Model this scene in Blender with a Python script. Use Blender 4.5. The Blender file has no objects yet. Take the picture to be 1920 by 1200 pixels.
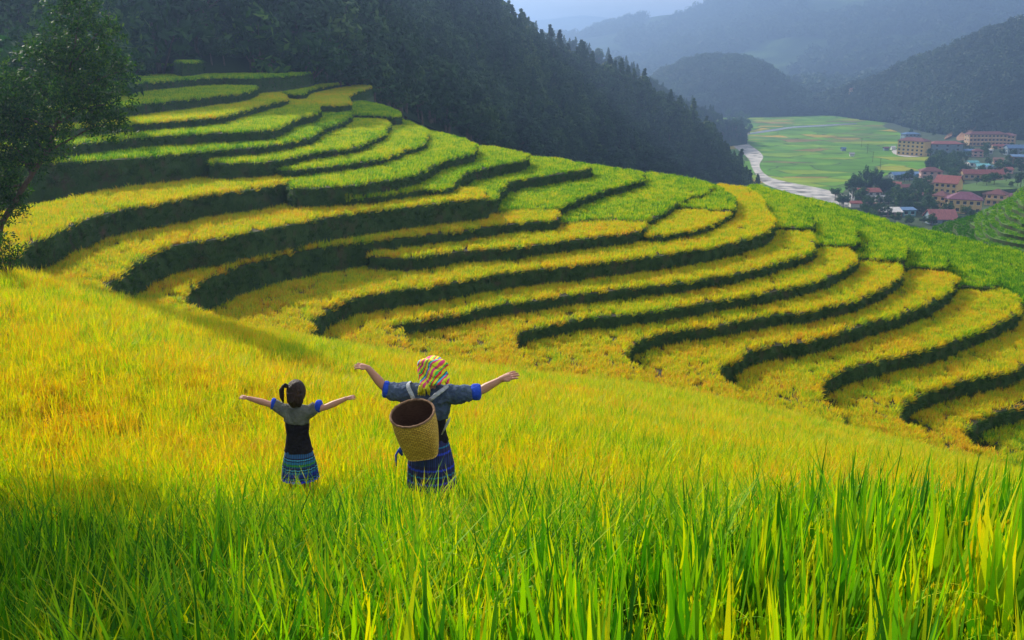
import bpy, bmesh, math, random
import numpy as np
from mathutils import Vector, Matrix, noise
R = math.radians
rng = np.random.default_rng(7)
random.seed(7)
sc = bpy.context.scene
COL = sc.collection

# ------------------------------------------------------------------ camera
F = 1866.7; PITCH = R(15.0)
cam = bpy.data.cameras.new('camera'); cam.lens = 35; cam.sensor_width = 36
cam.clip_start = 0.05; cam.clip_end = 30000
cam_o = bpy.data.objects.new('camera', cam); COL.objects.link(cam_o)
cam_o.location = (0, 0, 0); cam_o.rotation_euler = (math.pi/2 - PITCH, 0, 0)
sc.camera = cam_o
sc.view_settings.view_transform = 'Standard'; sc.view_settings.look = 'None'
sc.view_settings.exposure = 0.72; sc.view_settings.gamma = 1.0
sc.cycles.max_bounces = 7; sc.cycles.diffuse_bounces = 2; sc.cycles.transmission_bounces = 4
sc.cycles.volume_bounces = 0; sc.cycles.transparent_max_bounces = 4; sc.cycles.use_denoising = True
sc.cycles.caustics_reflective = False; sc.cycles.caustics_refractive = False

# ------------------------------------------------------------------ sun and sky
SUN_AZ, SUN_EL = R(-37), R(30)      # azimuth measured from +Y towards +X
sd = Vector((math.sin(SUN_AZ)*math.cos(SUN_EL), math.cos(SUN_AZ)*math.cos(SUN_EL), math.sin(SUN_EL)))
sun = bpy.data.lights.new('sun', 'SUN'); sun.energy = 5.0; sun.angle = R(0.6); sun.color = (1.0, 0.91, 0.76)
sun_o = bpy.data.objects.new('sun', sun); COL.objects.link(sun_o)
sun_o.rotation_euler = (-sd).to_track_quat('-Z', 'Y').to_euler()
world = bpy.data.worlds.new('World'); sc.world = world; world.use_nodes = True
wt = world.node_tree; wn = wt.nodes; wn.clear()
wo = wn.new('ShaderNodeOutputWorld'); wb = wn.new('ShaderNodeBackground'); wb.inputs['Strength'].default_value = 0.052
sky = wn.new('ShaderNodeTexSky'); sky.sky_type = 'NISHITA'; sky.sun_disc = False
sky.sun_elevation = SUN_EL; sky.sun_rotation = SUN_AZ; sky.altitude = 900; sky.air_density = 1.2; sky.dust_density = 1.0
wtc = wn.new('ShaderNodeTexCoord'); wm = wn.new('ShaderNodeMapping'); wm.inputs['Scale'].default_value = (9, 9, 34)
wnz = wn.new('ShaderNodeTexNoise'); wnz.inputs['Scale'].default_value = 1.6; wnz.inputs['Detail'].default_value = 9; wnz.inputs['Roughness'].default_value = 0.68
wr = wn.new('ShaderNodeValToRGB'); wr.color_ramp.elements[0].position = 0.30; wr.color_ramp.elements[1].position = 0.54
wmx = wn.new('ShaderNodeMixRGB'); wmx.inputs['Color2'].default_value = (13, 13, 13.2, 1)
wt.links.new(wtc.outputs['Generated'], wm.inputs['Vector']); wt.links.new(wm.outputs[0], wnz.inputs['Vector'])
wt.links.new(wnz.outputs['Fac'], wr.inputs[0]); wt.links.new(wr.outputs[0], wmx.inputs['Fac'])
wt.links.new(sky.outputs[0], wmx.inputs['Color1']); wt.links.new(wmx.outputs[0], wb.inputs['Color']); wt.links.new(wb.outputs[0], wo.inputs['Surface'])

# ------------------------------------------------------------------ helpers
cP, sP = math.cos(PITCH), math.sin(PITCH)
def ray(u, v):
    x = (u-960)/F; y = -(v-600)/F
    return np.array([x, cP + y*sP, -sP + y*cP])
def PZ(u, v, z):
    d = ray(u, v); return Vector(d*(z/d[2]))
def PY(u, v, Y):
    d = ray(u, v); return Vector(d*(Y/d[1]))
def proj(X):
    X = np.asarray(X, float)
    dep = X[..., 1]*cP - X[..., 2]*sP; up = X[..., 1]*sP + X[..., 2]*cP
    return 960 + F*X[..., 0]/dep, 600 - F*up/dep

def tag(o, label=None, cat=None, group=None, kind=None):
    if label: o['label'] = label
    if cat: o['category'] = cat
    if group: o['group'] = group
    if kind: o['kind'] = kind
    return o
def mesh_obj(name, verts, faces, mat, parent=None, smooth=False, mats=None, midx=None):
    me = bpy.data.meshes.new(name)
    me.from_pydata([tuple(v) for v in verts], [], [tuple(f) for f in faces])
    for m in (mats or [mat]): me.materials.append(m)
    if midx is not None: me.polygons.foreach_set('material_index', list(midx))
    if smooth: me.polygons.foreach_set('use_smooth', [True]*len(me.polygons))
    me.update()
    o = bpy.data.objects.new(name, me); COL.objects.link(o)
    if parent: o.parent = parent
    return o
def bm_obj(name, bm, mat, parent=None, smooth=True, mats=None):
    me = bpy.data.meshes.new(name); bm.to_mesh(me); bm.free()
    for m in (mats or [mat]): me.materials.append(m)
    if smooth: me.polygons.foreach_set('use_smooth', [True]*len(me.polygons))
    o = bpy.data.objects.new(name, me); COL.objects.link(o)
    if parent: o.parent = parent
    return o
def empty(name, loc, rz=0.0):
    o = bpy.data.objects.new(name, None); COL.objects.link(o); o.location = loc; o.rotation_euler = (0, 0, rz)
    o.empty_display_size = 0.2
    return o
def copy_tree(o, parent=None):
    c = o.copy(); COL.objects.link(c)
    if parent: c.parent = parent
    for ch in [x for x in o.children]: copy_tree(ch, c)
    return c
class MB:
    def __init__(s): s.v = []; s.f = []; s.m = []
    def box(s, c, d, m=0, rz=0.0):
        n = len(s.v); ca, sa = math.cos(rz), math.sin(rz)
        for k in range(8):
            x = d[0]/2*(1 if k & 1 else -1); y = d[1]/2*(1 if k & 2 else -1); z = d[2]/2*(1 if k & 4 else -1)
            s.v.append((c[0]+x*ca-y*sa, c[1]+x*sa+y*ca, c[2]+z))
        for f in ((0,2,3,1),(4,5,7,6),(0,1,5,4),(2,6,7,3),(0,4,6,2),(1,3,7,5)): s.f.append(tuple(n+i for i in f)); s.m.append(m)
    def poly(s, pts, m=0):
        n = len(s.v); s.v += [tuple(p) for p in pts]; s.f.append(tuple(range(n, n+len(pts)))); s.m.append(m)
    def tube(s, pts, rad, seg=8, m=0):
        n0 = len(s.v); pts = [Vector(p) for p in pts]
        prev = None
        for i, p in enumerate(pts):
            t = (pts[min(i+1, len(pts)-1)]-pts[max(i-1, 0)]).normalized()
            a = (prev if prev is not None else (Vector((1, 0, 0)) if abs(t.x) < .8 else Vector((0, 1, 0))))
            a = (a - t*a.dot(t)).normalized(); prev = a; b = t.cross(a)
            r = rad[i]; rx, ry = (r if isinstance(r, tuple) else (r, r))
            for k in range(seg):
                q = 2*math.pi*k/seg; s.v.append(tuple(p + a*(rx*math.cos(q)) + b*(ry*math.sin(q))))
        for i in range(len(pts)-1):
            for k in range(seg):
                a0 = n0+i*seg+k; a1 = n0+i*seg+(k+1) % seg; s.f.append((a0, a1, a1+seg, a0+seg)); s.m.append(m)
        s.f.append(tuple(n0+k for k in reversed(range(seg)))); s.m.append(m)
        e = n0+(len(pts)-1)*seg; s.f.append(tuple(e+k for k in range(seg))); s.m.append(m)
    def ell(s, c, r, seg=14, rings=9, m=0, rot=None):
        n0 = len(s.v); c = Vector(c)
        for i in range(1, rings):
            th = math.pi*i/rings
            for k in range(seg):
                ph = 2*math.pi*k/seg
                p = Vector((r[0]*math.sin(th)*math.cos(ph), r[1]*math.sin(th)*math.sin(ph), r[2]*math.cos(th)))
                if rot: p = rot @ p
                s.v.append(tuple(c+p))
        pt = Vector((0, 0, r[2])); pb = Vector((0, 0, -r[2]))
        if rot: pt = rot @ pt; pb = rot @ pb
        s.v.append(tuple(c+pt)); s.v.append(tuple(c+pb)); T = len(s.v)-2; B = T+1
        for i in range(rings-2):
            for k in range(seg):
                a0 = n0+i*seg+k; a1 = n0+i*seg+(k+1) % seg; s.f.append((a0, a0+seg, a1+seg, a1)); s.m.append(m)
        for k in range(seg):
            s.f.append((T, n0+k, n0+(k+1) % seg)); s.m.append(m)
            e = n0+(rings-2)*seg; s.f.append((B, e+(k+1) % seg, e+k)); s.m.append(m)
    def build(s, name, mat, parent=None, smooth=False, mats=None):
        return mesh_obj(name, s.v, s.f, mat, parent, smooth, mats, s.m if mats else None)

# ------------------------------------------------------------------ materials
def nodes(name):
    m = bpy.data.materials.new(name); m.use_nodes = True
    nt = m.node_tree; nt.nodes.clear(); out = nt.nodes.new('ShaderNodeOutputMaterial')
    return m, nt, out
def ramp(nt, stops, interp='LINEAR'):
    r = nt.nodes.new('ShaderNodeValToRGB'); cr = r.color_ramp; cr.interpolation = interp
    while len(cr.elements) < len(stops): cr.elements.new(0.5)
    for e, (p, c) in zip(cr.elements, stops): e.position = p; e.color = (*c, 1)
    return r
def mat_noise(name, stops, scale=5, detail=6, rough=0.85, coord='Object', bump=0.0, bscale=None, stretch=(1, 1, 1), spec=0.3, nrough=0.6):
    m, nt, out = nodes(name); L = nt.links
    p = nt.nodes.new('ShaderNodeBsdfPrincipled'); p.inputs['Roughness'].default_value = rough; p.inputs['Specular IOR Level'].default_value = spec
    tc = nt.nodes.new('ShaderNodeTexCoord'); mp = nt.nodes.new('ShaderNodeMapping'); mp.inputs['Scale'].default_value = stretch
    nz = nt.nodes.new('ShaderNodeTexNoise'); nz.inputs['Scale'].default_value = scale; nz.inputs['Detail'].default_value = detail; nz.inputs['Roughness'].default_value = nrough
    r = ramp(nt, stops); L.new(tc.outputs[coord], mp.inputs[0]); L.new(mp.outputs[0], nz.inputs['Vector']); L.new(nz.outputs['Fac'], r.inputs[0])
    L.new(r.outputs[0], p.inputs['Base Color']); L.new(p.outputs[0], out.inputs[0])
    if bump:
        n2 = nt.nodes.new('ShaderNodeTexNoise'); n2.inputs['Scale'].default_value = bscale or scale*3; n2.inputs['Detail'].default_value = 5
        L.new(mp.outputs[0], n2.inputs['Vector']); b = nt.nodes.new('ShaderNodeBump'); b.inputs['Strength'].default_value = bump; b.inputs['Distance'].default_value = 0.05
        L.new(n2.outputs['Fac'], b.inputs['Height']); L.new(b.outputs[0], p.inputs['Normal'])
    return m
def mat_plain(name, c, rough=0.7, var=0.12, scale=3.0, spec=0.3, bump=0.0):
    a = tuple(max(0, x*(1-var)) for x in c); b = tuple(min(1, x*(1+var)) for x in c)
    return mat_noise(name, [(0.3, a), (0.7, b)], scale=scale, rough=rough, spec=spec, bump=bump)

def mat_leaf(name, stops, spread=0.35, trans=0.45, wscale=0.25, wamp=0.25, irand=0.2, rough=0.6, tsat=None):
    """leaf/blade material: colour by blade random + instancer tint + slow world noise; part of the light passes through"""
    m, nt, out = nodes(name); L = nt.links
    def math_(op, a, b=None):
        n = nt.nodes.new('ShaderNodeMath'); n.operation = op
        for i, x in enumerate((a, b)):
            if x is None: continue
            if isinstance(x, (int, float)): n.inputs[i].default_value = x
            else: L.new(x, n.inputs[i])
        return n.outputs[0]
    a1 = nt.nodes.new('ShaderNodeAttribute'); a1.attribute_name = 'rnd'
    a2 = nt.nodes.new('ShaderNodeAttribute'); a2.attribute_name = 'tint'; a2.attribute_type = 'INSTANCER'
    oi = nt.nodes.new('ShaderNodeObjectInfo'); g = nt.nodes.new('ShaderNodeNewGeometry')
    nz = nt.nodes.new('ShaderNodeTexNoise'); nz.inputs['Scale'].default_value = wscale; nz.inputs['Detail'].default_value = 4
    L.new(g.outputs['Position'], nz.inputs['Vector'])
    s = math_('MULTIPLY', math_('SUBTRACT', a1.outputs['Fac'], 0.5), spread)
    s = math_('ADD', s, a2.outputs['Fac'])
    s = math_('ADD', s, math_('MULTIPLY', math_('SUBTRACT', oi.outputs['Random'], 0.5), irand))
    s = math_('ADD', s, math_('MULTIPLY', math_('SUBTRACT', nz.outputs['Fac'], 0.5), wamp))
    r = ramp(nt, stops); L.new(s, r.inputs[0])
    d = nt.nodes.new('ShaderNodeBsdfPrincipled'); d.inputs['Roughness'].default_value = rough; d.inputs['Specular IOR Level'].default_value = 0.12
    t = nt.nodes.new('ShaderNodeBsdfTranslucent'); mx = nt.nodes.new('ShaderNodeMixShader'); mx.inputs[0].default_value = trans
    L.new(r.outputs[0], d.inputs['Base Color']); 
    hs = nt.nodes.new('ShaderNodeHueSaturation'); hs.inputs['Saturation'].default_value = 1.1; hs.inputs['Value'].default_value = 1.25
    L.new(r.outputs[0], hs.inputs['Color']); L.new(hs.outputs[0], t.inputs['Color'])
    L.new(d.outputs[0], mx.inputs[1]); L.new(t.outputs[0], mx.inputs[2]); L.new(mx.outputs[0], out.inputs[0])
    return m

RICE = [(0.0, (0.02, 0.10, 0.008)), (0.2, (0.06, 0.24, 0.008)), (0.4, (0.20, 0.42, 0.008)), (0.6, (0.50, 0.54, 0.008)), (0.8, (0.66, 0.50, 0.012)), (1.0, (0.62, 0.30, 0.03))]
M_rice = mat_leaf('rice_leaf', RICE, spread=0.5, trans=0.45, wscale=0.6, wamp=0.34, irand=0.26)
M_forest = mat_leaf('forest_leaf', [(0, (0.012, 0.035, 0.012)), (0.5, (0.03, 0.075, 0.02)), (1, (0.09, 0.15, 0.03))], spread=0.4, trans=0.2, wscale=0.02, wamp=0.5, irand=0.5)
M_leaf = mat_leaf('tree_leaf', [(0, (0.015, 0.055, 0.008)), (0.2, (0.03, 0.09, 0.01)), (0.6, (0.12, 0.22, 0.02)), (1, (0.16, 0.26, 0.03))], spread=0.7, trans=0.35, wscale=0.5, wamp=0.3, irand=0.4)
M_bark = mat_noise('bark', [(0.3, (0.05, 0.035, 0.025)), (0.7, (0.12, 0.09, 0.07))], scale=8, bump=0.5, stretch=(1, 1, .3))
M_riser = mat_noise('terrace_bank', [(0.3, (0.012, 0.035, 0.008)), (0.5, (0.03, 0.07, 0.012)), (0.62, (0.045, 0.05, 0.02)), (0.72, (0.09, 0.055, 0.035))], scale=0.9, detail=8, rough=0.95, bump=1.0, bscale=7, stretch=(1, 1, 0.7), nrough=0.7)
M_soil = mat_noise('field_soil', [(0.3, (0.012, 0.016, 0.005)), (0.7, (0.04, 0.035, 0.012))], scale=2, rough=0.95)

# ------------------------------------------------------------------ instancing
LIB = {}
def lib_obj(coll, name, v, f, rnd, mats, midx=None):
    me = bpy.data.meshes.new(name); me.from_pydata(v, [], f)
    for m in mats: me.materials.append(m)
    a = me.attributes.new('rnd', 'FLOAT', 'POINT'); a.data.foreach_set('value', np.asarray(rnd, dtype=np.float32))
    if midx is not None: me.polygons.foreach_set('material_index', midx)
    me.update()
    o = bpy.data.objects.new(name, me); coll.objects.link(o); return o
def scatter(name, coll, pts, rot, scl, var, tint, label, cat, kind='stuff'):
    me = bpy.data.meshes.new(name); n = len(pts)
    me.vertices.add(n); me.vertices.foreach_set('co', np.asarray(pts, dtype=np.float32).ravel())
    a = me.attributes.new('rot', 'FLOAT_VECTOR', 'POINT'); a.data.foreach_set('vector', np.asarray(rot, dtype=np.float32).ravel())
    a = me.attributes.new('scl', 'FLOAT', 'POINT'); a.data.foreach_set('value', np.asarray(scl, dtype=np.float32))
    a = me.attributes.new('tint', 'FLOAT', 'POINT'); a.data.foreach_set('value', np.asarray(tint, dtype=np.float32))
    a = me.attributes.new('var', 'INT', 'POINT'); a.data.foreach_set('value', np.asarray(var, dtype=np.int32))
    o = bpy.data.objects.new(name, me); COL.objects.link(o)
    g = bpy.data.node_groups.new(name, 'GeometryNodeTree')
    g.interface.new_socket('Geometry', in_out='INPUT', socket_type='NodeSocketGeometry'); g.interface.new_socket('Geometry', in_out='OUTPUT', socket_type='NodeSocketGeometry')
    N = g.nodes; L = g.links
    gi = N.new('NodeGroupInput'); go = N.new('NodeGroupOutput'); ip = N.new('GeometryNodeInstanceOnPoints')
    ci = N.new('GeometryNodeCollectionInfo'); ci.inputs['Collection'].default_value = coll; ci.inputs['Separate Children'].default_value = True; ci.inputs['Reset Children'].default_value = True
    def na(nm, t):
        x = N.new('GeometryNodeInputNamedAttribute'); x.data_type = t; x.inputs['Name'].default_value = nm; return x.outputs['Attribute']
    e2r = N.new('FunctionNodeEulerToRotation')
    L.new(na('rot', 'FLOAT_VECTOR'), e2r.inputs[0]); L.new(e2r.outputs[0], ip.inputs['Rotation'])
    L.new(na('scl', 'FLOAT'), ip.inputs['Scale']); L.new(na('var', 'INT'), ip.inputs['Instance Index'])
    ip.inputs['Pick Instance'].default_value = True
    L.new(ci.outputs[0], ip.inputs['Instance']); L.new(gi.outputs[0], ip.inputs['Points']); L.new(ip.outputs[0], go.inputs[0])
    md = o.modifiers.new('scatter', 'NODES'); md.node_group = g
    tag(o, label, cat, kind=kind)
    return o

def blade(v, f, rnd, base, yaw, lean, length, width, segs, bend, r):
    """a tapered leaf blade that rises, leans and droops"""
    n0 = len(v); dx, dy = math.cos(yaw), math.sin(yaw); px, py = -dy, dx
    x, y, z = base; ang = lean; st = length/segs; tipc = random.choice([0, 0, .2, .4, .7]) if segs > 3 else 0
    for i in range(segs+1):
        t = i/segs; w = width*(0.75+0.6*t if t < .4 else 1.0*(1-t)/.6*0.99+.004)*0.5
        rr = r+tipc*t*t
        if i == segs:
            v.append((x, y, z)); rnd.append(rr)
        else:
            v.append((x+px*w, y+py*w, z)); v.append((x-px*w, y-py*w, z)); rnd.append(rr); rnd.append(rr)
        ang += bend/segs*(0.5+t)
        x += math.sin(ang)*dx*st; y += math.sin(ang)*dy*st; z += math.cos(ang)*st
    for i in range(segs-1):
        a = n0+2*i; f.append((a, a+1, a+3, a+2))
    a = n0+2*(segs-1); f.append((a, a+1, a+2))

def make_tufts(cname, nvar, nbl, rad, hmin, hmax, wid, segs, bend, panicles=0, lean=0.25, grains=14, gsz=0.006, rmul=1.0):
    c = bpy.data.collections.new(cname)
    for k in range(nvar):
        v, f, rnd = [], [], []
        for b in range(nbl):
            a = random.uniform(0, 6.283); r = rad*math.sqrt(random.random())
            blade(v, f, rnd, (r*math.cos(a), r*math.sin(a), 0), random.uniform(0, 6.283), random.uniform(0.02, lean), random.uniform(hmin, hmax), wid*random.uniform(.7, 1.3), segs, bend*random.uniform(.2, 1.3), random.random()*rmul)
        for b in range(panicles):
            a = random.uniform(0, 6.283); r = rad*math.sqrt(random.random())
            yaw = random.uniform(0, 6.283); x, y, z = r*math.cos(a), r*math.sin(a), 0.0
            L = random.uniform(hmin, hmax)*0.8; ang = random.uniform(.05, .25); dx, dy = math.cos(yaw), math.sin(yaw)
            n = 12
            for i in range(n):
                t = i/n
                x2, y2, z2 = x+math.sin(ang)*dx*L/n, y+math.sin(ang)*dy*L/n, z+math.cos(ang)*L/n
                m0 = len(v); w = 0.0016
                v += [(x-dy*w, y+dx*w, z), (x+dy*w, y-dx*w, z), (x2+dy*w, y2-dx*w, z2), (x2-dy*w, y2+dx*w, z2)]; f.append((m0, m0+1, m0+2, m0+3)); rnd += [.8]*4
                if t > .5:
                    for q in range(grains//5):
                        gx, gy, gz = [random.uniform(-1, 1)*gsz*2.2 for _ in range(3)]
                        cx, cy, cz = x2+gx, y2+gy, z2+gz; m0 = len(v); s = gsz; rr = random.uniform(.5, 1.1)
                        v += [(cx, cy, cz+s*1.6), (cx+s*.5, cy, cz), (cx, cy, cz-s*1.6), (cx-s*.5, cy, cz), (cx, cy+s*.5, cz), (cx, cy-s*.5, cz)]
                        f += [(m0, m0+1, m0+2, m0+3), (m0, m0+4, m0+2, m0+5)]; rnd += [rr]*6
                x, y, z = x2, y2, z2; ang += (0.04 if t < .5 else .36)
        lib_obj(c, '%s_%d' % (cname, k), v, f, rnd, [M_rice])
    return c

# ------------------------------------------------------------------ terraces: rim outlines lie on level planes
def spl(pts, n=6):
    """Catmull-Rom through the traced rim points"""
    out = []; N = len(pts)
    P = [Vector(p) for p in pts]
    for i in range(N):
        p0, p1, p2, p3 = P[i-1], P[i], P[(i+1) % N], P[(i+2) % N]
        for j in range(n):
            t = j/n
            out.append(0.5*((2*p1)+(p2-p0)*t+(2*p0-5*p1+4*p2-p3)*t*t+(3*p1-p0-3*p2+p3)*t**3))
    return out
# name: (level of the crop's top, tint, outline in photo pixels)
T = []
def terrace(z, tint, px, smooth=True, bank=True): T.append((z, tint, px, smooth))
r1 = [(603,634),(580,612),(583,595),(592,581),(615,565),(665,547),(740,535),(815,525),(915,507),(1000,496),(1085,487),(1192,475),(1275,465),(1358,450),(1421,433),(1446,418),(1450,404)]
r2 = [(762,616),(742,613),(733,607),(747,599),(800,588),(860,577),(910,567),(985,555),(1085,542),(1185,530),(1317,515),(1400,500),(1473,481),(1515,465),(1528,448),(1524,430),(1504,423),(1467,421)]
r3 = [(990,655),(967,643),(959,630),(970,615),(1010,604),(1085,589),(1160,580),(1235,572),(1340,554),(1440,538),(1520,521),(1572,502),(1601,486),(1605,475),(1597,463),(1572,455),(1539,453)]
r4 = [(1205,685),(1180,671),(1174,652),(1182,635),(1220,620),(1270,608),(1320,603),(1395,590),(1460,580),(1520,573),(1603,553),(1666,526),(1689,510),(1690,497),(1680,487),(1655,483),(1612,482)]
r5 = [(1386,721),(1360,702),(1353,685),(1370,664),(1420,646),(1495,631),(1560,618),(1603,605),(1666,586),(1728,563),(1770,543),(1791,522),(1787,510),(1770,503),(1724,499)]
r6 = [(1582,767),(1562,754),(1537,735),(1536,712),(1557,695),(1593,679),(1666,662),(1728,648),(1791,628),(1853,605),(1895,584),(1914,568),(1911,553),(1898,542),(1866,535),(1807,535)]
r7 = [(1735,803),(1695,783),(1686,766),(1695,748),(1728,732),(1791,710),(1853,696),(1905,682),(1960,660),(2010,630),(2050,590),(2020,570)]
r8 = [(1880,842),(1841,828),(1814,811),(1812,797),(1853,769),(1920,748),(1990,725),(2060,690),(2120,650),(2100,620)]
zs = [-14, -15.2, -16.05, -16.95, -17.9, -19.0, -20.15, -21.3]
def up(l, d, dx=0): return [(u+dx, v-d) for u, v in reversed(l)]
terrace(zs[0], .67, r1+[(1441,391),(1433,374),(1420,358),(1405,348),(1379,344),(1345,341),(1330,350),(1300,372),(1240,395),(1200,415),(1100,430),(960,442),(860,450),(700,452),(590,446),(500,463),(400,493),(335,525),(315,555),(340,600),(420,660),(600,700)])
under = [(620,690), (740,690), (960,730), (1180,760), (1350,790), (1530,830), (1690,870), (1830,900), (1990,930)]
for k, (rm, pv) in enumerate(((r2, r1), (r3, r2), (r4, r3), (r5, r4), (r6, r5), (r7, r6), (r8, r7))):
    low = [(pv[0][0]-30, pv[0][1]+90), (rm[0][0]-10, rm[0][1]+90)]
    terrace(zs[k+1], .68, rm+up(pv, 10)+low)
terrace(-22.4, .55, [(1990,900),(2200,900),(2250,650),(2100,600)]+up(r8, 10)+[(1850,930)])
terrace(-14.85, .42, [(1425,421),(1460,419),(1520,419),(1524,408),(1520,400),(1500,385),(1470,368),(1440,352),(1410,347),(1380,360),(1395,400)], False)
terrace(-15.7, .40, [(1500,450),(1540,450),(1600,451),(1607,435),(1604,419),(1580,402),(1550,388),(1500,368),(1460,355),(1427,344),(1405,343),(1400,370),(1450,400)], False)
terrace(-16.6, .36, [(1560,476),(1607,475),(1687,478),(1694,464),(1693,450),(1660,428),(1600,397),(1550,376),(1500,363),(1450,352),(1440,370),(1520,430)], False)
terrace(-17.55, .34, [(1650,495),(1714,493),(1772,494),(1774,484),(1764,471),(1720,445),(1660,412),(1600,390),(1550,374),(1520,369),(1500,385),(1600,440)], False)
terrace(-18.65, .32, [(1760,530),(1808,528),(1862,531),(1868,520),(1863,509),(1820,482),(1760,450),(1700,419),(1645,402),(1600,392),(1600,420),(1700,470)], False)
terrace(-19.8, .30, [(1860,575),(1905,562),(2060,575),(2060,520),(1960,478),(1920,467),(1828,446),(1770,432),(1707,420),(1680,430),(1780,490)], False)
terrace(-13.4, .68, [(1200,413),(1213,428),(1228,434),(1296,425),(1337,412),(1362,398),(1372,388),(1372,378),(1340,372),(1290,372),(1230,390),(1190,400)])
terrace(-13.15, .42, [(1255,384),(1290,381),(1340,385),(1368,387),(1378,375),(1376,364),(1355,350),(1335,341),(1310,335),(1285,360)])
terrace(-12.8, .42, [(1035,392),(1056,409),(1123,403),(1190,405),(1214,402),(1244,392),(1265,377),(1296,362),(1317,358),(1333,349),(1331,340),(1296,329),(1233,320),(1212,320),(1195,330),(1120,345),(1050,368),(1010,378)])
terrace(-13.0, .68, [(690,455),(691,468),(720,473),(777,472),(860,461),(960,455),(1060,442),(1160,430),(1203,423),(1209,414),(1200,398),(1120,392),(1050,392),(960,403),(860,416),(700,430),(680,442)])
terrace(-12.15, .68, [(392,588),(350,562),(341,546),(350,530),(400,507),(440,491),(515,470),(590,456),(652,447),(690,441),(790,432),(883,421),(967,410),(1038,403),(1048,398),(1042,388),(1000,380),(930,378),(900,366),(800,374),(690,384),(600,395),(480,412),(400,427),(320,440),(262,460),(215,490),(180,525),(200,580),(300,640)])
terrace(-12.0, .42, [(920,388),(960,385),(1008,385),(1040,384),(1071,371),(1112,356),(1154,344),(1196,333),(1203,325),(1202,318),(1150,310),(1110,304),(1080,308),(1000,320),(940,332),(912,360)])
terrace(-10.95, .42, [(880,366),(915,368),(929,361),(934,350),(946,338),(967,331),(1008,325),(1071,315),(1098,311),(1104,304),(1080,299),(1040,292),(985,290),(904,303),(865,318),(845,345)])
terrace(-10.4, .68, [(192,528),(203,514),(237,490),(275,467),(325,448),(400,436),(440,430),(540,410),(615,397),(690,387),(790,375),(865,367),(905,363),(908,356),(895,348),(790,345),(690,352),(570,352),(530,332),(480,336),(375,345),(300,360),(225,372),(125,400),(50,428),(15,465),(40,520),(150,590)])
terrace(-9.8, .42, [(555,360),(572,365),(690,361),(790,348),(840,345),(858,328),(873,317),(904,308),(975,295),(985,290),(987,284),(960,277),(920,270),(883,273),(800,298),(765,312),(615,332),(550,335),(545,350)])
terrace(-8.85, .44, [(530,325),(545,342),(615,341),(690,333),(765,322),(802,307),(831,293),(880,282),(889,276),(889,264),(868,255),(830,246),(796,240),(780,250),(754,266),(712,280),(629,291),(517,298),(500,310)])
terrace(-8.8, .68, [(25,465),(40,453),(75,435),(125,412),(175,395),(225,382),(300,370),(375,356),(440,350),(490,342),(532,333),(536,323),(520,314),(480,312),(350,326),(200,350),(90,372),(10,390),(-80,405),(-80,490)])
terrace(-8.2, .46, [(500,303),(517,309),(546,310),(629,301),(712,289),(754,276),(790,265),(798,255),(796,238),(765,224),(735,214),(715,222),(695,245),(650,258),(587,268),(504,282),(480,293)])
terrace(-7.5, .48, [(385,292),(400,296),(504,293),(587,278),(650,270),(702,253),(723,238),(728,226),(720,215),(700,212),(671,212),(635,222),(600,242),(500,262),(400,275),(300,285)])
terrace(-6.75, .36, [(20,303),(60,299),(104,295),(187,290),(292,283),(400,273),(504,264),(577,249),(608,233),(644,220),(656,212),(652,205),(608,198),(590,206),(546,215),(504,230),(400,240),(250,248),(104,260),(0,275)])
terrace(-5.8, .44, [(-20,272),(104,264),(250,249),(400,241),(504,235),(546,218),(587,208),(597,197),(588,188),(540,186),(510,190),(452,202),(400,212),(250,222),(100,232),(-30,245)])
terrace(-5.0, .58, [(60,234),(177,228),(250,223),(400,212),(452,201),(510,187),(534,181),(528,172),(480,165),(452,168),(400,176),(250,188),(100,196),(40,205)])
terrace(-3.9, .42, [(60,200),(250,188),(400,174),(452,168),(476,161),(470,154),(400,148),(250,156),(60,165)])
terrace(-5.8, .62, [(560,194),(592,193),(648,192),(653,184),(655,174),(694,160),(690,154),(640,158),(600,168),(520,176),(530,190)])
terrace(-5.0, .45, [(490,168),(530,170),(567,172),(587,162),(660,149),(662,143),(600,145),(510,152)])
terrace(-2.8, .36, [(200,157),(270,149),(400,141),(483,141),(579,134),(575,131),(480,133),(400,134),(200,140)])
terrace(-1.4, .35, [(180,121),(250,118),(350,118),(358,112),(180,109)])
terrace(-0.87, .35, [(330,112),(400,110),(466,109),(470,106),(330,105)])
terrace(-7.0, .36, [(650,207),(700,211),(745,213),(742,202),(690,188),(655,188)])

RH = 0.42       # height of the crop on the terraces
polys = []      # (z, xy array, tint)
verts, faces, mi = [], [], []
for z, tint, px, sm in T:
    pts = [PZ(u, v, z) for u, v in px]
    pts = [Vector((p.x, p.y)) for p in pts]
    pts = spl(pts, 5) if sm else spl(pts, 3)
    pts = [p + Vector((noise.noise(Vector((p.x*.35, p.y*.35, z))), noise.noise(Vector((p.x*.35+9, p.y*.35, z)))))*0.35 for p in pts]
    a = np.array([(p.x, p.y) for p in pts])
    polys.append((z, a, tint))
from mathutils.geometry import tessellate_polygon
def inpoly(P, poly):
    x, y = P[:, 0], P[:, 1]; c = np.zeros(len(P), bool); n = len(poly)
    mn, mxx = poly.min(0), poly.max(0); box = (x >= mn[0]) & (x <= mxx[0]) & (y >= mn[1]) & (y <= mxx[1])
    idx = np.nonzero(box)[0]
    if len(idx) == 0: return c
    X, Y = x[idx], y[idx]; cc = np.zeros(len(idx), bool)
    for i in range(n):
        x1, y1 = poly[i]; x2, y2 = poly[(i+1) % n]
        if y1 == y2: continue
        m = ((y1 > Y) != (y2 > Y)) & (X < (x2-x1)*(Y-y1)/(y2-y1)+x1); cc ^= m
    c[idx] = cc; return c
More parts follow.
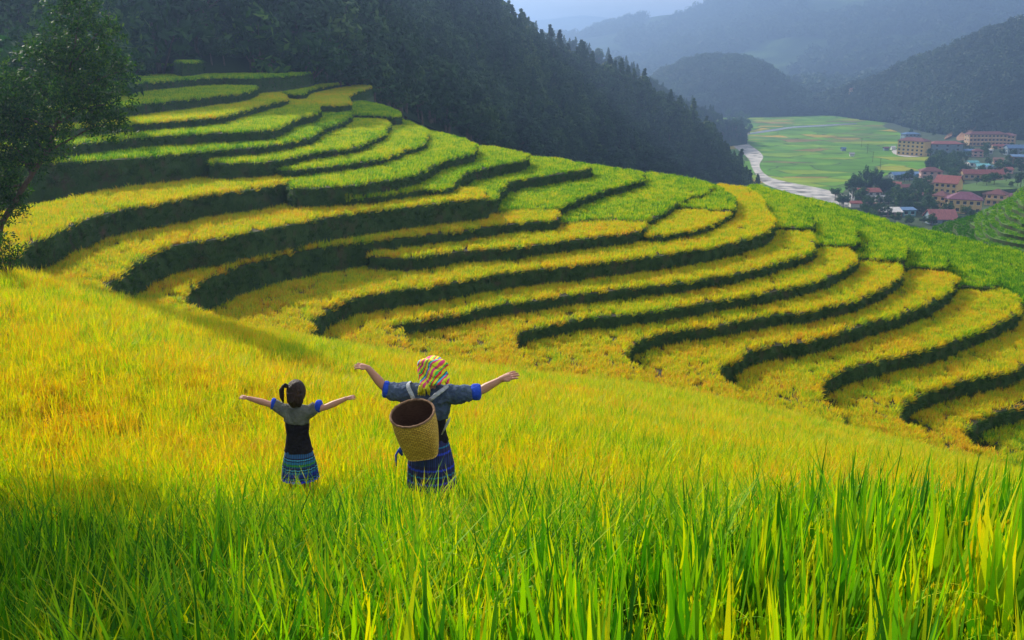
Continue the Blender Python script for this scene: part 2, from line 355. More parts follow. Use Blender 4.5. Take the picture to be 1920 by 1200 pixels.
for z, a, tint in polys:
    n = len(a); s = len(verts); zt = z-RH
    lev = [zt, zt-0.35, zt-0.9, zt-2.2, zt-45]
    area = 0.5*np.sum(a[:, 0]*np.roll(a[:, 1], -1)-np.roll(a[:, 0], -1)*a[:, 1]); sg = 1 if area > 0 else -1
    tn = np.roll(a, -1, 0)-np.roll(a, 1, 0); nr = np.stack([tn[:, 1], -tn[:, 0]], 1)*sg; nr /= (np.linalg.norm(nr, axis=1, keepdims=True)+1e-9)
    for j, zz in enumerate(lev):
        o = [0, .05, .14, .32, .32][j]
        for i in range(n):
            q = noise.noise(Vector((a[i, 0]*1.3, a[i, 1]*1.3, zz*2)))*.08
            verts.append((a[i, 0]+nr[i, 0]*(o+q), a[i, 1]+nr[i, 1]*(o+q), zz))
    for t3 in tessellate_polygon([[Vector((p[0], p[1], 0)) for p in a]]): faces.append(tuple(s+i for i in t3)); mi.append(1)
    for j in range(4):
        for i in range(n):
            k = (i+1) % n; faces.append((s+j*n+i, s+j*n+k, s+(j+1)*n+k, s+(j+1)*n+i)); mi.append(0)
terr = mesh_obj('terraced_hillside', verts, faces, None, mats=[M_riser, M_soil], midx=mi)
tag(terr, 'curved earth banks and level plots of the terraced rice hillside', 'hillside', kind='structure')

# ------------------------------------------------------------------ near slope
ctl = [(960,1200,3.0),(0,1200,4.0),(1920,1200,2.7),(0,1050,5.6),(1920,975,4.4),(1500,995,4.7),(1100,1025,4.8),(700,1065,4.7),(960,914,8.5),(540,902,8.6),(0,900,9),
       (1500,900,9.5),(960,800,14),(540,800,14),(1500,850,15),(1920,895,14),(960,725,27),(540,690,26),(0,700,15),(0,560,24),(0,497,32),(250,640,20),(250,563,34),
       (450,622,41),(600,655,46),(740,676,46.5),(960,700,47),(1200,722,49),(1300,740,48.5),(1500,790,48.7),(1700,850,49.5),(1860,893,50),(1500,820,26),(1750,870,26),(2300,1000,26),(2400,1100,10),(2200,940,50),(-300,480,32),(-400,600,22),(-300,900,9)]
cp = [tuple(PY(u, v, Y)) for u, v, Y in ctl]
extra = []
for (u, v, Y), (dY, dz) in [(((0,497,32)), (9, -3.6)), ((250,563,34), (9, -4.6)), ((450,622,41), (8, -3.6)), ((600,648,46.5), (8, -3.6)), ((960,694,47.5), (9, -4)), ((1300,740,48.5), (8, -4)), ((1700,850,49.5), (8, -4)), ((-300,480,32), (10, -3.5)), ((2200,940,50), (9, -4))]:
    p = PY(u, v, Y); extra.append((p.x, p.y+dY, p.z+dz))
cp = np.array(cp+extra+[(0, -3, -.9), (-6, -3, -1.2), (6, -3, -.9)])
def tps(r): return np.where(r > 0, r*r*np.log(r+1e-9), 0.0)
C = cp[:, :2]; K = tps(np.linalg.norm(C[:, None]-C[None], axis=2)) + np.eye(len(C))*0.15
Pm = np.hstack([np.ones((len(C), 1)), C]); A = np.block([[K, Pm], [Pm.T, np.zeros((3, 3))]])
W = np.linalg.solve(A, np.concatenate([cp[:, 2], np.zeros(3)]))
def canopy(x, y):
    P = np.stack([np.ravel(x), np.ravel(y)], 1); out = np.zeros(len(P))
    for i in range(0, len(P), 20000):
        q = P[i:i+20000]; out[i:i+20000] = tps(np.linalg.norm(q[:, None]-C[None], axis=2)) @ W[:-3] + W[-3] + q @ W[-2:]
    return out.reshape(np.shape(x))
def croph(x, y):   # height of the crop on the near slope
    d = np.hypot(x, y); h = np.interp(d, [0, 3, 6, 7.6, 8.8, 14, 60], [.62, .6, .54, .50, .43, .42, .42]); return h
gx = np.concatenate([np.linspace(-45, -12, 60), np.linspace(-11.6, 11.6, 80), np.linspace(12, 60, 70)]); gy = np.concatenate([np.linspace(-4, 14, 60), np.linspace(14.5, 62, 110)])
GX, GY = np.meshgrid(gx, gy); GZ = canopy(GX, GY)-croph(GX, GY)
def ground(x, y): return canopy(x, y)-croph(x, y)
vv = np.stack([GX.ravel(), GY.ravel(), GZ.ravel()], 1); nx, ny = len(gx), len(gy)
ff = [(j*nx+i, j*nx+i+1, (j+1)*nx+i+1, (j+1)*nx+i) for j in range(ny-1) for i in range(nx-1)]
tag(mesh_obj('near_slope', vv, ff, M_soil, smooth=True), 'gentle rice slope in front that falls away from the viewer', 'slope', kind='structure')

# ------------------------------------------------------------------ rice
lodA = make_tufts('rice_plant_near', 8, 12, 0.06, 0.34, 0.70, 0.030, 6, 0.22, panicles=5, lean=0.15, grains=20, gsz=.008)
lodB = make_tufts('rice_plant_mid', 8, 24, 0.13, 0.30, 0.56, 0.014, 4, 0.7, panicles=5, lean=0.35, grains=12, gsz=.009)
lodC = make_tufts('rice_plant_slope', 6, 34, 0.20, 0.30, 0.52, 0.016, 2, 0.8, lean=0.4)
lodD = make_tufts('rice_plant_far', 6, 34, 0.26, 0.24, 0.42, 0.030, 2, 1.0, lean=0.45)
def vis(P, m=60):
    u, v = proj(P); return (u > -m) & (u < 1920+m) & (v > -m) & (v < 1200+m*2.5) & (P[:, 1] > .5)
PEOPLE = [(PY(812, 800, 8.9).x, 8.9), (PY(558, 800, 9.0).x, 9.0)]
def near_rice(name, lod, nvar, y0, y1, dens, s0, s1, tint, label, hmul=1.0, lean=.12, keep=None):
    xm = y1*0.62+2; n = int(dens*2*xm*(y1-y0))
    x = rng.uniform(-xm, xm, n); y = rng.uniform(y0, y1, n)
    k = np.abs(x) < y*0.58+1.0; x, y = x[k], y[k]
    g = ground(x, y); P = np.stack([x, y, g], 1); k = vis(P, 120)
    for z, a, t in polys: k &= ~(inpoly(P, a) & (z-RH > P[:, 2]-.1))
    P = P[k]
    if lod is lodA: lean = .06
    if keep is not None: P = P[keep(P)]
    for (a, b) in PEOPLE: P = P[(np.hypot(P[:, 0]-a, P[:, 1]-b) > .13)]
    n = len(P); tn = tint(P)
    rot = np.stack([rng.normal(0, lean, n), rng.normal(0, lean, n), rng.uniform(0, 6.283, n)], 1)
    s = rng.uniform(s0, s1, n)*np.clip(croph(P[:, 0], P[:, 1])/.42, .7, 1.6 if lod is not lodA else 1.1)*hmul
    print(name, n)
    return scatter(name, lod, P, rot, s, rng.integers(0, nvar, n), tn, label, 'rice')
def fnoise(P, s, o=0): return np.array([noise.noise(Vector((p[0]*s+o, p[1]*s, 3.1))) for p in P])
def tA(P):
    u, v = proj(P); return np.clip(np.interp(P[:, 1], [2, 5, 8, 11], [.33, .33, .34, .44]) + .10*fnoise(P, .7) + np.interp(P[:,0], [-2.5, -.3], [-.16, 0]), .05, 1)  # tint lowered towards the left, shade put into the rice colour
def tB(P):
    f = fnoise(P, .25); g = fnoise(P, .9, 20); u, v = proj(P)
    base = np.interp(P[:, 1], [8, 11, 18, 30], [.38, .60, .61, .64])
    base = base + .03*np.clip((900-u)/900, -1, 1)*np.interp(P[:, 1], [8, 14], [0, 1])
    return np.clip(base + .22*f + .16*g, .12, .95)
big = lambda P: P[:, 1] < np.clip(4.0+.75*P[:, 0], 1.5, 6.5)+.5*fnoise(P, 1.2, 4)
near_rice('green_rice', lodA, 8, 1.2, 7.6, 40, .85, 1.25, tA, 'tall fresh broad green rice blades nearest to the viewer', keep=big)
near_rice('leafy_rice', lodB, 8, 2.0, 7.0, 42, .8, 1.4, tA, 'finer dark green rice at the lower left, tint deepened for shade', keep=lambda P: ~big(P))
near_rice('turning_rice', lodB, 8, 6.4, 19, 25, .75, 1.3, tB, 'knee high rice turning from green to gold around the two people')
near_rice('ripening_rice', lodC, 6, 18, 55, 11, .7, 1.3, tB, 'ripening yellow rice on the slope beyond the two people')

def terrace_rice(name, sel, dens, label):
    PP, RR, SS, TT = [], [], [], []
    for i, (z, a, tint) in enumerate(polys):
        if not sel(tint): continue
        mn, mx_ = a.min(0), a.max(0); n = int(dens*(mx_[0]-mn[0])*(mx_[1]-mn[1])); P = rng.uniform(mn, mx_, (n, 2))
        P = P[inpoly(P, a)]; P3 = np.hstack([P, np.full((len(P), 1), z-RH)]); P3 = P3[vis(P3, 40)]
        for j, (z2, a2, t2) in enumerate(polys):
            if z2 > z and len(P3): P3 = P3[~inpoly(P3, a2)]
        if len(P3) == 0: continue
        m = P3[:, 1] < 64
        if m.any():
            g = ground(P3[:, 0], P3[:, 1]); P3 = P3[~(m & (g > z-RH+.05))]
        # plants on the rim lean outwards
        n = len(P3); seg0 = a; seg1 = np.roll(a, -1, 0); d = seg1-seg0; best = np.full(n, 1e9); bn = np.zeros((n, 2))
        for q in range(len(a)):
            w = P3[:, :2]-seg0[q]; t = np.clip((w @ d[q])/(d[q] @ d[q]+1e-9), 0, 1); r = w-t[:, None]*d[q]; dist = np.hypot(r[:, 0], r[:, 1])
            b = dist < best; best[b] = dist[b]; bn[b] = -r[b]/(dist[b][:, None]+1e-6)
        amp = np.clip(1-best/.5, 0, 1)*.75
        ax = -bn[:, 1]*amp+rng.normal(0, .1, n); ay = bn[:, 0]*amp+rng.normal(0, .1, n)
        f = fnoise(P3, .12, i*7.3)
        PP.append(P3); RR.append(np.stack([ax, ay, np.zeros(n)], 1)); SS.append(rng.uniform(.7, 1.3, n)); TT.append(np.clip(tint+.12*f+.16*fnoise(P3, .9, i), .1, .95))
    P = np.vstack(PP); n = len(P); print(name, n)
    return scatter(name, lodD, P, np.vstack(RR), np.concatenate(SS), rng.integers(0, 6, n), np.concatenate(TT), label, 'rice')
terrace_rice('golden_rice', lambda t: t > .5, 10, 'ripe golden rice standing on the curved terraces')
terrace_rice('light_green_rice', lambda t: t <= .5, 9, 'light green unripe rice on the upper and far terraces')

# grass on the banks that face the viewer
PP, RR, SS = [], [], []
for i, (z, a, tint) in enumerate(polys):
    n = len(a); b2 = np.roll(a, -1, 0); L_ = np.linalg.norm(b2-a, axis=1); area = 0.5*np.sum(a[:, 0]*b2[:, 1]-b2[:, 0]*a[:, 1]); sg = 1 if area > 0 else -1
    for k in range(n):
        d = (b2[k]-a[k])/(L_[k]+1e-9); nr = np.array([d[1], -d[0]])*sg; mid = (a[k]+b2[k])/2
        if nr @ mid > 0.0: continue
        m = int(L_[k]*16+random.random()); t = rng.random(m); q = rng.random(m)**1.3*1.6; P = a[k]+np.outer(t*L_[k], d)+nr*(.06+q[:, None]*.12)
        P = np.hstack([P, (z-RH-q)[:, None]])
        PP.append(P); ang = rng.uniform(.3, .9, m); RR.append(np.stack([-nr[1]*ang, nr[0]*ang, np.zeros(m)], 1)); SS.append(rng.uniform(.45, 1.25, m))
P = np.vstack(PP); Rr_ = np.vstack(RR); S_ = np.concatenate(SS); k = vis(P, 30)
P, Rr_, S_ = P[k], Rr_[k], S_[k]; k = np.ones(len(P), bool)
for z, a, t in polys: k &= ~(inpoly(P, a) & (z-RH > P[:, 2]))
m = P[:, 1] < 62; k &= ~(m & (ground(P[:, 0], P[:, 1]) > P[:, 2])); P, Rr_, S_ = P[k], Rr_[k], S_[k]; n = len(P); print('bank_grass', n)
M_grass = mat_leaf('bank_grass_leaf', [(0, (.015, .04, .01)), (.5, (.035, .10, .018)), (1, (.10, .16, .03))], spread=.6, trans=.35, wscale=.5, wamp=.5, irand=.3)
gc = make_tufts('bank_grass_lib', 4, 22, .16, .2, .42, .02, 2, 1.3, lean=.7)
for o in gc.objects: o.data.materials[0] = M_grass
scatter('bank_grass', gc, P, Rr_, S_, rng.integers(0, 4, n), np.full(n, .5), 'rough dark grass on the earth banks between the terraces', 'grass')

# ------------------------------------------------------------------ valley, hills and mountains
ZV = -85.0
def hill(name, label, ridge, foot, mat, nu=120, nv=26, amp=6.0, bulge=0.12, back=0.9, seed=0, fr=0.02):
    """ridge, foot: world points; a lofted hillside with a back slope, roughened by fractal noise"""
    def res(pl, n):
        P = [Vector(p) for p in pl]; d = [0]
        for i in range(1, len(P)): d.append(d[-1]+(P[i]-P[i-1]).length)
        out = []
        for k in range(n):
            t = d[-1]*k/(n-1); i = min(max(np.searchsorted(d, t)-1, 0), len(P)-2); f = (t-d[i])/(d[i+1]-d[i]+1e-9); out.append(P[i].lerp(P[i+1], min(max(f, 0), 1)))
        for _ in range(2):
            out = [out[0]]+[(out[i-1]+out[i]*2+out[i+1])/4 for i in range(1, n-1)]+[out[-1]]
        return out
    A = res(ridge, nu); B = res(foot, nu); V = []; Fc = []; rows = []
    nb = 8
    for j in range(nv+nb):
        for i in range(nu):
            if j < nv:
                t = j/(nv-1); p = B[i].lerp(A[i], t); H = (A[i]-B[i]).length
                p.z += H*bulge*math.sin(math.pi*t)
                a = amp*(math.sin(math.pi*min(t*1.0, 1))*.8+.2*t)*min(1, t*4+.02)
            else:
                t = (j-nv+1)/nb; d = (A[i]-B[i]); d.z = 0; d = d.normalized()*((A[i].z-ZV)+30)*1.3
                p = A[i]+d*t; p.z = A[i].z-(A[i].z-ZV+20)*t**back*1.0; a = amp*.5
            q = Vector((p.x*fr, p.y*fr, seed))
            n1 = noise.fractal(q, 1.0, 2.1, 6); rid = 1-abs(noise.noise(Vector((p.x*fr*.6, p.y*fr*.25, seed+5))))*2
            p.z += a*(n1*1.0+rid*.5-.25)
            V.append(tuple(p))
    for j in range(nv+nb-1):
        for i in range(nu-1): Fc.append((j*nu+i, j*nu+i+1, (j+1)*nu+i+1, (j+1)*nu+i))
    o = mesh_obj(name, V, Fc, mat, smooth=True); tag(o, label, name.replace('_', ' '), kind='structure')
    return o, np.array(V), Fc, nu, nv
M_hill = mat_noise('forest_floor', [(0.3, (0.012, 0.022, 0.01)), (0.6, (0.025, 0.05, 0.018)), (0.75, (0.05, 0.09, 0.02))], scale=0.03, detail=10, rough=1, bump=.6, bscale=.5, spec=0.05)
M_mtn = mat_noise('mountain_cover', [(0.35, (0.012, 0.03, 0.016)), (0.52, (0.022, 0.05, 0.02)), (0.6, (0.07, 0.13, 0.03)), (0.68, (0.03, 0.06, 0.02))], scale=0.0035, detail=12, rough=1, bump=1, bscale=.02, spec=0.05, nrough=.65)
P3 = lambda l: [PY(*q) for q in l]
spur1 = hill('forest_ridge', 'dark forested ridge that comes down from the upper left to the river bend',
    [Vector(q) for q in ((-620,210,180),(-420,250,178),(-300,285,172),(-225,305,158),(-182,325,112))]+P3([(450,-260,380),(680,-110,420),(860,35,455),(960,92,480),(1060,140,500),(1150,180,520),(1210,206,530),(1265,240,545),(1310,272,560),(1345,302,570),(1380,335,580),(1403,365,590),(1418,400,600)]),  # left end, out of view, raised to shade the upper left terraces
    P3([(-1400,150,110),(-900,150,130),(-300,140,140),(150,138,146),(450,138,155),(650,170,185),(800,235,250),(950,300,340),(1080,340,430),(1200,365,480),(1300,385,530),(1380,398,560),(1420,402,590)][:13]), M_hill, amp=9, seed=1, fr=.012, nu=170, nv=44)
spur2 = hill('rear_forest_ridge', 'hazy forested ridge behind the nearer one, under the clouds',
    P3([(500,-200,800),(750,-40,800),(870,20,820),(950,52,830),(1030,82,850),(1100,106,870),(1170,134,900),(1230,178,920),(1290,206,940),(1350,228,960),(1400,247,985)]),
    [PZ(u, v, ZV) for u, v in [(300,330),(700,330),(900,330),(1050,310),(1200,300),(1300,285),(1350,272),(1385,262)]], M_hill, amp=9, seed=2, fr=.01)
cone = hill('round_hill', 'rounded forested hill standing alone at the far end of the valley',
    P3([(1170,200,1600),(1205,170,1600),(1240,140,1600),(1275,124,1600),(1310,113,1600),(1340,110,1600),(1390,112,1600),(1430,125,1600),(1460,145,1600),(1490,170,1600),(1520,194,1600),(1555,211,1600)]),
    [PZ(u, v, ZV) for u, v in [(1130,222),(1300,221),(1450,219),(1565,216)]], M_hill, amp=7, seed=3, fr=.01, bulge=.05)
bigm = hill('blue_mountain', 'long blue mountain side with pale field patches across the valley',
    P3([(700,90,3600),(900,82,3600),(1060,70,3500),(1095,68,3500),(1140,54,3500),(1184,43,3450),(1229,29,3400),(1285,21,3350),(1329,4,3300),(1400,-15,3200),(1600,-30,3000),(1920,-45,2800),(2500,-50,2600)]),
    [PZ(u, v, ZV) for u, v in [(700,190),(1000,190),(1300,192),(1500,205),(1650,212),(1900,215),(2500,215)]], M_mtn, amp=90, seed=4, fr=.0016, nu=260, nv=90, bulge=-.03)
farm = hill('distant_mountain', 'faint distant mountain under the clouds',
    P3([(700,80,8000),(900,72,8000),(990,66,8000),(1034,57,8000),(1060,51,8000),(1085,46,8000),(1101,45,8000),(1129,49,8000),(1180,60,8000),(1300,70,8000),(1500,70,8000)]),
    P3([(700,130,6500),(1000,130,6500),(1500,130,6500)]), M_mtn, amp=30, seed=6, fr=.001)
rm = hill('dark_valley_side', 'dark forested slope rising behind the school buildings on the right',
    P3([(1490,196,1560),(1540,186,1480),(1600,166,1420),(1653,150,1360),(1714,122,1300),(1797,92,1240),(1853,72,1200),(1920,48,1150),(2100,-20,1100),(2500,-60,1000)]),
    [PZ(u, v, ZV) for u, v in [(1540,214),(1600,222),(1680,232),(1730,246),(1800,258),(1900,262),(2100,275),(2500,300)]], M_hill, amp=22, seed=7, fr=.006, nu=160, nv=44, bulge=-.04)

# valley floor with its patchwork of paddies
m, nt, out = nodes('paddy_patchwork'); L = nt.links
p = nt.nodes.new('ShaderNodeBsdfPrincipled'); p.inputs['Roughness'].default_value = .9; p.inputs['Specular IOR Level'].default_value = .1
tc = nt.nodes.new('ShaderNodeTexCoord'); mp = nt.nodes.new('ShaderNodeMapping'); mp.inputs['Scale'].default_value = (.014, .024, 0); mp.inputs['Rotation'].default_value = (0, 0, .3)
nz = nt.nodes.new('ShaderNodeTexNoise'); nz.inputs['Scale'].default_value = .012; nz.inputs['Detail'].default_value = 3
vm = nt.nodes.new('ShaderNodeVectorMath'); vm.operation = 'MULTIPLY_ADD'; vm.inputs[1].default_value = (60, 60, 0)
L.new(tc.outputs['Object'], nz.inputs['Vector']); L.new(nz.outputs['Color'], vm.inputs[0]); L.new(tc.outputs['Object'], vm.inputs[2]); L.new(vm.outputs[0], mp.inputs[0])
vo = nt.nodes.new('ShaderNodeTexVoronoi'); vo.inputs['Scale'].default_value = 1.6; L.new(mp.outputs[0], vo.inputs['Vector'])
vo2 = nt.nodes.new('ShaderNodeTexVoronoi'); vo2.feature = 'DISTANCE_TO_EDGE'; vo2.inputs['Scale'].default_value = 1.6; L.new(mp.outputs[0], vo2.inputs['Vector'])
sep = nt.nodes.new('ShaderNodeSeparateColor'); L.new(vo.outputs['Color'], sep.inputs[0])
rp = ramp(nt, [(0, (.06, .17, .006)), (.3, (.09, .24, .006)), (.55, (.13, .27, .008)), (.78, (.22, .28, .01)), (.86, (.36, .26, .03)), (.93, (.16, .12, .05)), (1, (.08, .2, .02))]); L.new(sep.outputs[0], rp.inputs[0])
re = ramp(nt, [(0, (0, 0, 0)), (.035, (1, 1, 1))]); L.new(vo2.outputs['Distance'], re.inputs[0])
mx = nt.nodes.new('ShaderNodeMixRGB'); mx.inputs['Color1'].default_value = (.035, .07, .015, 1); L.new(re.outputs[0], mx.inputs['Fac']); L.new(rp.outputs[0], mx.inputs['Color2'])
n3 = nt.nodes.new('ShaderNodeTexNoise'); n3.inputs['Scale'].default_value = .05; n3.inputs['Detail'].default_value = 8; L.new(tc.outputs['Object'], n3.inputs['Vector'])
r3_ = ramp(nt, [(.35, (.6, .62, .6)), (.65, (1.15, 1.1, 1))]); L.new(n3.outputs['Fac'], r3_.inputs[0])
mm = nt.nodes.new('ShaderNodeMixRGB'); mm.blend_type = 'MULTIPLY'; mm.inputs['Fac'].default_value = .8; L.new(mx.outputs[0], mm.inputs['Color1']); L.new(r3_.outputs[0], mm.inputs['Color2'])
L.new(mm.outputs[0], p.inputs['Base Color']); L.new(p.outputs[0], out.inputs[0]); M_paddy = m
M_scrub = mat_noise('village_scrub', [(0.3, (0.01, 0.025, 0.008)), (0.58, (0.03, 0.06, 0.014)), (0.72, (0.07, 0.06, 0.04))], scale=.08, detail=9, rough=1, bump=1, bscale=.5)
M_river = mat_noise('river_gravel', [(0.36, (0.10, 0.10, 0.09)), (0.48, (0.30, 0.29, 0.28)), (0.62, (0.50, 0.47, 0.43))], scale=.09, detail=9, rough=.9, stretch=(1, 1.3, 1), bump=.5, bscale=.3)
M_water = mat_noise('river_water', [(0.3, (0.10, 0.12, 0.13)), (0.7, (0.3, 0.32, 0.33))], scale=.1, rough=.25, spec=.5)
g_ = [(-9000, 120, ZV), (9000, 120, ZV), (9000, 9000, ZV), (-9000, 9000, ZV)]
tag(mesh_obj('valley_floor', g_, [(0, 1, 2, 3)], M_paddy), 'flat valley floor of small green and yellow paddies', 'valley floor', kind='structure')
def flat(name, px, z, mat, label, cat, n=3):
    pts = spl([Vector((PZ(u, v, z).x, PZ(u, v, z).y)) for u, v in px], n)
    a = [Vector((p.x, p.y, 0)) for p in pts]; f = [tuple(t) for t in tessellate_polygon([a])]
    o = mesh_obj(name, [(p.x, p.y, z) for p in pts], f, mat); return tag(o, label, cat, kind='structure')
flat('village_ground', [(1655,236),(1690,226),(1740,232),(1900,262),(2200,300),(2200,520),(1500,520),(1560,400),(1590,350),(1630,345),(1680,322),(1760,318),(1762,296),(1740,293),(1700,291),(1690,270),(1690,250)], ZV+.05, M_scrub, 'dark scrub and yards between the village houses', 'ground')
flat('school_yard', [(1672,283),(1690,280),(1730,290),(1735,293),(1700,294),(1680,290)], ZV+.12, mat_plain('yard_concrete', (.42, .39, .35)), 'pale concrete yard in front of the school', 'yard')
flat('river', [(1361,252),(1369,268),(1385,282),(1403,297),(1409,312),(1418,328),(1436,346),(1491,364),(1567,382),(1590,388),(1600,372),(1575,362),(1533,352),(1491,344),(1448,334),(1430,322),(1424,308),(1431,294),(1421,282),(1401,268),(1392,258),(1408,251),(1402,248)], ZV+.1, M_river, 'pale shallow river with gravel banks bending round the paddies', 'river')
flat('river_branch', [(1404,252),(1450,246),(1488,240),(1540,237),(1600,233),(1601,231),(1540,234),(1488,237),(1450,242),(1408,249)], ZV+.15, M_water, 'narrow stream crossing the paddies at the far end', 'stream')

# small terraced hillock at the right edge
hv, hf, hm = [], [], []
M_green = mat_noise('short_green_rice', [(0.3, (0.03, 0.08, 0.008)), (0.7, (0.08, 0.17, 0.012))], scale=1.2, detail=9, rough=.95, bump=1, bscale=6)
hil = []
for j in range(-2, 9):
    z = -34+.75*j
    px = [(1835+15*j, 400-7*j), (1829+14*j, 430-10*j), (1838+13*j, 450-11.5*j), (1872+10*j, 463-12*j), (1935, 472-12.5*j), (2100, 480-12.5*j), (2140, 400-7*j), (2000, 378-7*j), (1905+4*j, 380-6.5*j)]
    if j < 0: px[0] = (1835+38*j, 405-8*j); px[1] = (1829+32*j, 430-8*j); px[2] = (1838+22*j, 452-9*j)
    pts = spl([Vector((PZ(u, v, z).x, PZ(u, v, z).y)) for u, v in px], 6); a = np.array([(p.x, p.y) for p in pts]); hil.append((z, a, j))
    pts = [p+Vector((noise.noise(Vector((p.x*.2, p.y*.2, z))), noise.noise(Vector((p.x*.2+7, p.y*.2, z)))))*1.2 for p in pts]
    n = len(pts); s = len(hv)
    for zz in (z, z-60):
        for p_ in pts: hv.append((p_.x, p_.y, zz))
    for t3 in tessellate_polygon([[Vector((p_.x, p_.y, 0)) for p_ in pts]]): hf.append(tuple(s+i for i in t3)); hm.append(0 if j >= 0 else 1)
    for i in range(n):
        k = (i+1) % n; hf.append((s+i, s+k, s+n+k, s+n+i)); hm.append(1)
tag(mesh_obj('terraced_hillock', hv, hf, None, mats=[M_green, M_riser], midx=hm), 'small bright green terraced hillock at the right edge above the village', 'hillock', kind='structure')
flat('upper_paddy', [(1790,352),(1815,345),(1870,338),(1960,333),(1990,345),(1940,352),(1860,356),(1800,360)], ZV+5, M_green, 'sunlit green paddy strip above the yellow houses', 'paddy')
m_ = MB()
o = bpy.data.objects['upper_paddy']; vs = [tuple(v.co) for v in o.data.vertices]; n = len(vs)
for i in range(n):
    k = (i+1) % n; m_.poly([vs[i], vs[k], (vs[k][0]*1.0, vs[k][1], ZV), (vs[i][0], vs[i][1], ZV)])
tag(m_.build('paddy_bank', M_riser), 'dark earth bank under the sunlit paddy strip', 'bank', kind='structure')

PP, TT = [], []
for z, a, j in hil:
    mn, mx_ = a.min(0), a.max(0); n = int(3.2*(mx_[0]-mn[0])*(mx_[1]-mn[1])); Q = rng.uniform(mn, mx_, (n, 2)); Q = Q[inpoly(Q, a)]
    Q = np.hstack([Q, np.full((len(Q), 1), z)]); Q = Q[vis(Q, 30)]
    for z2, a2, j2 in hil:
        if z2 > z and len(Q): Q = Q[~inpoly(Q, a2)]
    PP.append(Q); TT.append(np.full(len(Q), .22 if j >= 0 else .02))
P = np.vstack(PP); n = len(P)
scatter('hillock_rice', lodD, P, np.stack([rng.normal(0, .15, n), rng.normal(0, .15, n), np.zeros(n)], 1), rng.uniform(.7, 1.2, n), rng.integers(0, 6, n), np.concatenate(TT), 'short green rice and grass on the small terraced hillock', 'rice')

# ------------------------------------------------------------------ ray casts onto what is built so far
from mathutils.bvhtree import BVHTree
def bvh_of(names):
    V, Fa = [], []
    for nme in names:
        me = bpy.data.objects[nme].data; b = len(V); V += [tuple(v.co) for v in me.vertices]; Fa += [tuple(b+i for i in p.vertices) for p in me.polygons]
    return BVHTree.FromPolygons(V, Fa)
BV = bvh_of(['terraced_hillside', 'near_slope', 'forest_ridge', 'rear_forest_ridge', 'round_hill', 'blue_mountain', 'dark_valley_side', 'valley_floor', 'terraced_hillock', 'upper_paddy'])
BVF = bvh_of(['forest_ridge', 'rear_forest_ridge', 'round_hill', 'blue_mountain', 'dark_valley_side', 'valley_floor', 'upper_paddy'])
def hit(u, v, B=None):
    d = Vector(ray(u, v)).normalized(); h = (B or BV).ray_cast(Vector((0, 0, 0)), d); return h[0]
def drop(x, y, B=None):
    h = (B or BV).ray_cast(Vector((x, y, 400)), Vector((0, 0, -1))); return h[0]

# ------------------------------------------------------------------ trees
def leafcloud(v, f, rnd, c, r, n, s, up=.3, flat_=1.0):
    for _ in range(n):
        d = Vector((random.gauss(0, 1), random.gauss(0, 1), random.gauss(0, 1))).normalized()
        q = random.uniform(.45, 1.0)**.6; p = Vector((c[0]+d.x*r[0]*q, c[1]+d.y*r[1]*q, c[2]+d.z*r[2]*q))
        nrm = (d + Vector((random.gauss(0, .5), random.gauss(0, .5), random.gauss(0, .5)+up))).normalized()
        a = nrm.orthogonal().normalized(); a.rotate(Matrix.Rotation(random.uniform(0, 6.28), 3, nrm)); b = nrm.cross(a)
        L_ = s*random.uniform(.6, 1.4); W_ = L_*.45; m0 = len(v)
        v += [tuple(p-a*L_*.5), tuple(p+b*W_*.5), tuple(p+a*L_*.5+nrm*L_*.08), tuple(p-b*W_*.5)]; f.append((m0, m0+1, m0+2, m0+3)); rnd += [random.random()]*4
def make_tree_mesh(kind, h, ls, n, seed):
    random.seed(seed); v, f, rnd = [], [], []; t = MB(); top = h*.92
    if kind == 'pine':
        t.tube([(0, 0, -1), (0, 0, h*.5), (0, 0, h*.95)], [h*.02, h*.013, h*.003], 6)
        k = 15
        for i in range(k):
            q = i/(k-1); z = h*(.12+.86*q); rr = h*.24*(1-q)**.8*random.uniform(.6, 1.25)+h*.02
            for b in range(4):
                a = random.uniform(0, 6.28); c = (math.cos(a)*rr*.6, math.sin(a)*rr*.6, z+random.uniform(-.02, .02)*h)
                if i % 2 == 0: t.tube([(0, 0, z-h*.01), (c[0]*1.3, c[1]*1.3, c[2])], [h*.005, h*.002], 4)
                leafcloud(v, f, rnd, c, (rr*.55, rr*.55, h*.035), n//(k*4), ls)
    else:
        t.tube([(0, 0, -1), (h*.01, 0, h*.25), (-h*.01, h*.01, h*.55)], [h*.03, h*.02, h*.012], 6)
        for i in range(11):
            a = random.uniform(0, 6.28); q = random.random(); rr = h*.27*math.sqrt(random.random()); c = (math.cos(a)*rr, math.sin(a)*rr, h*(.32+.5*q)*(1-.25*rr/(h*.27))+h*.06)
            t.tube([(0, 0, h*.3), (c[0]*.5, c[1]*.5, (c[2]+h*.3)*.5), c], [h*.012, h*.007, h*.003], 4)
            s_ = h*random.uniform(.10, .19); leafcloud(v, f, rnd, c, (s_, s_, s_*.8), n//11, ls)
    return t, v, f, rnd
fc = bpy.data.collections.new('forest_lib'); fc2 = bpy.data.collections.new('forest_far_lib')
TREES = {}
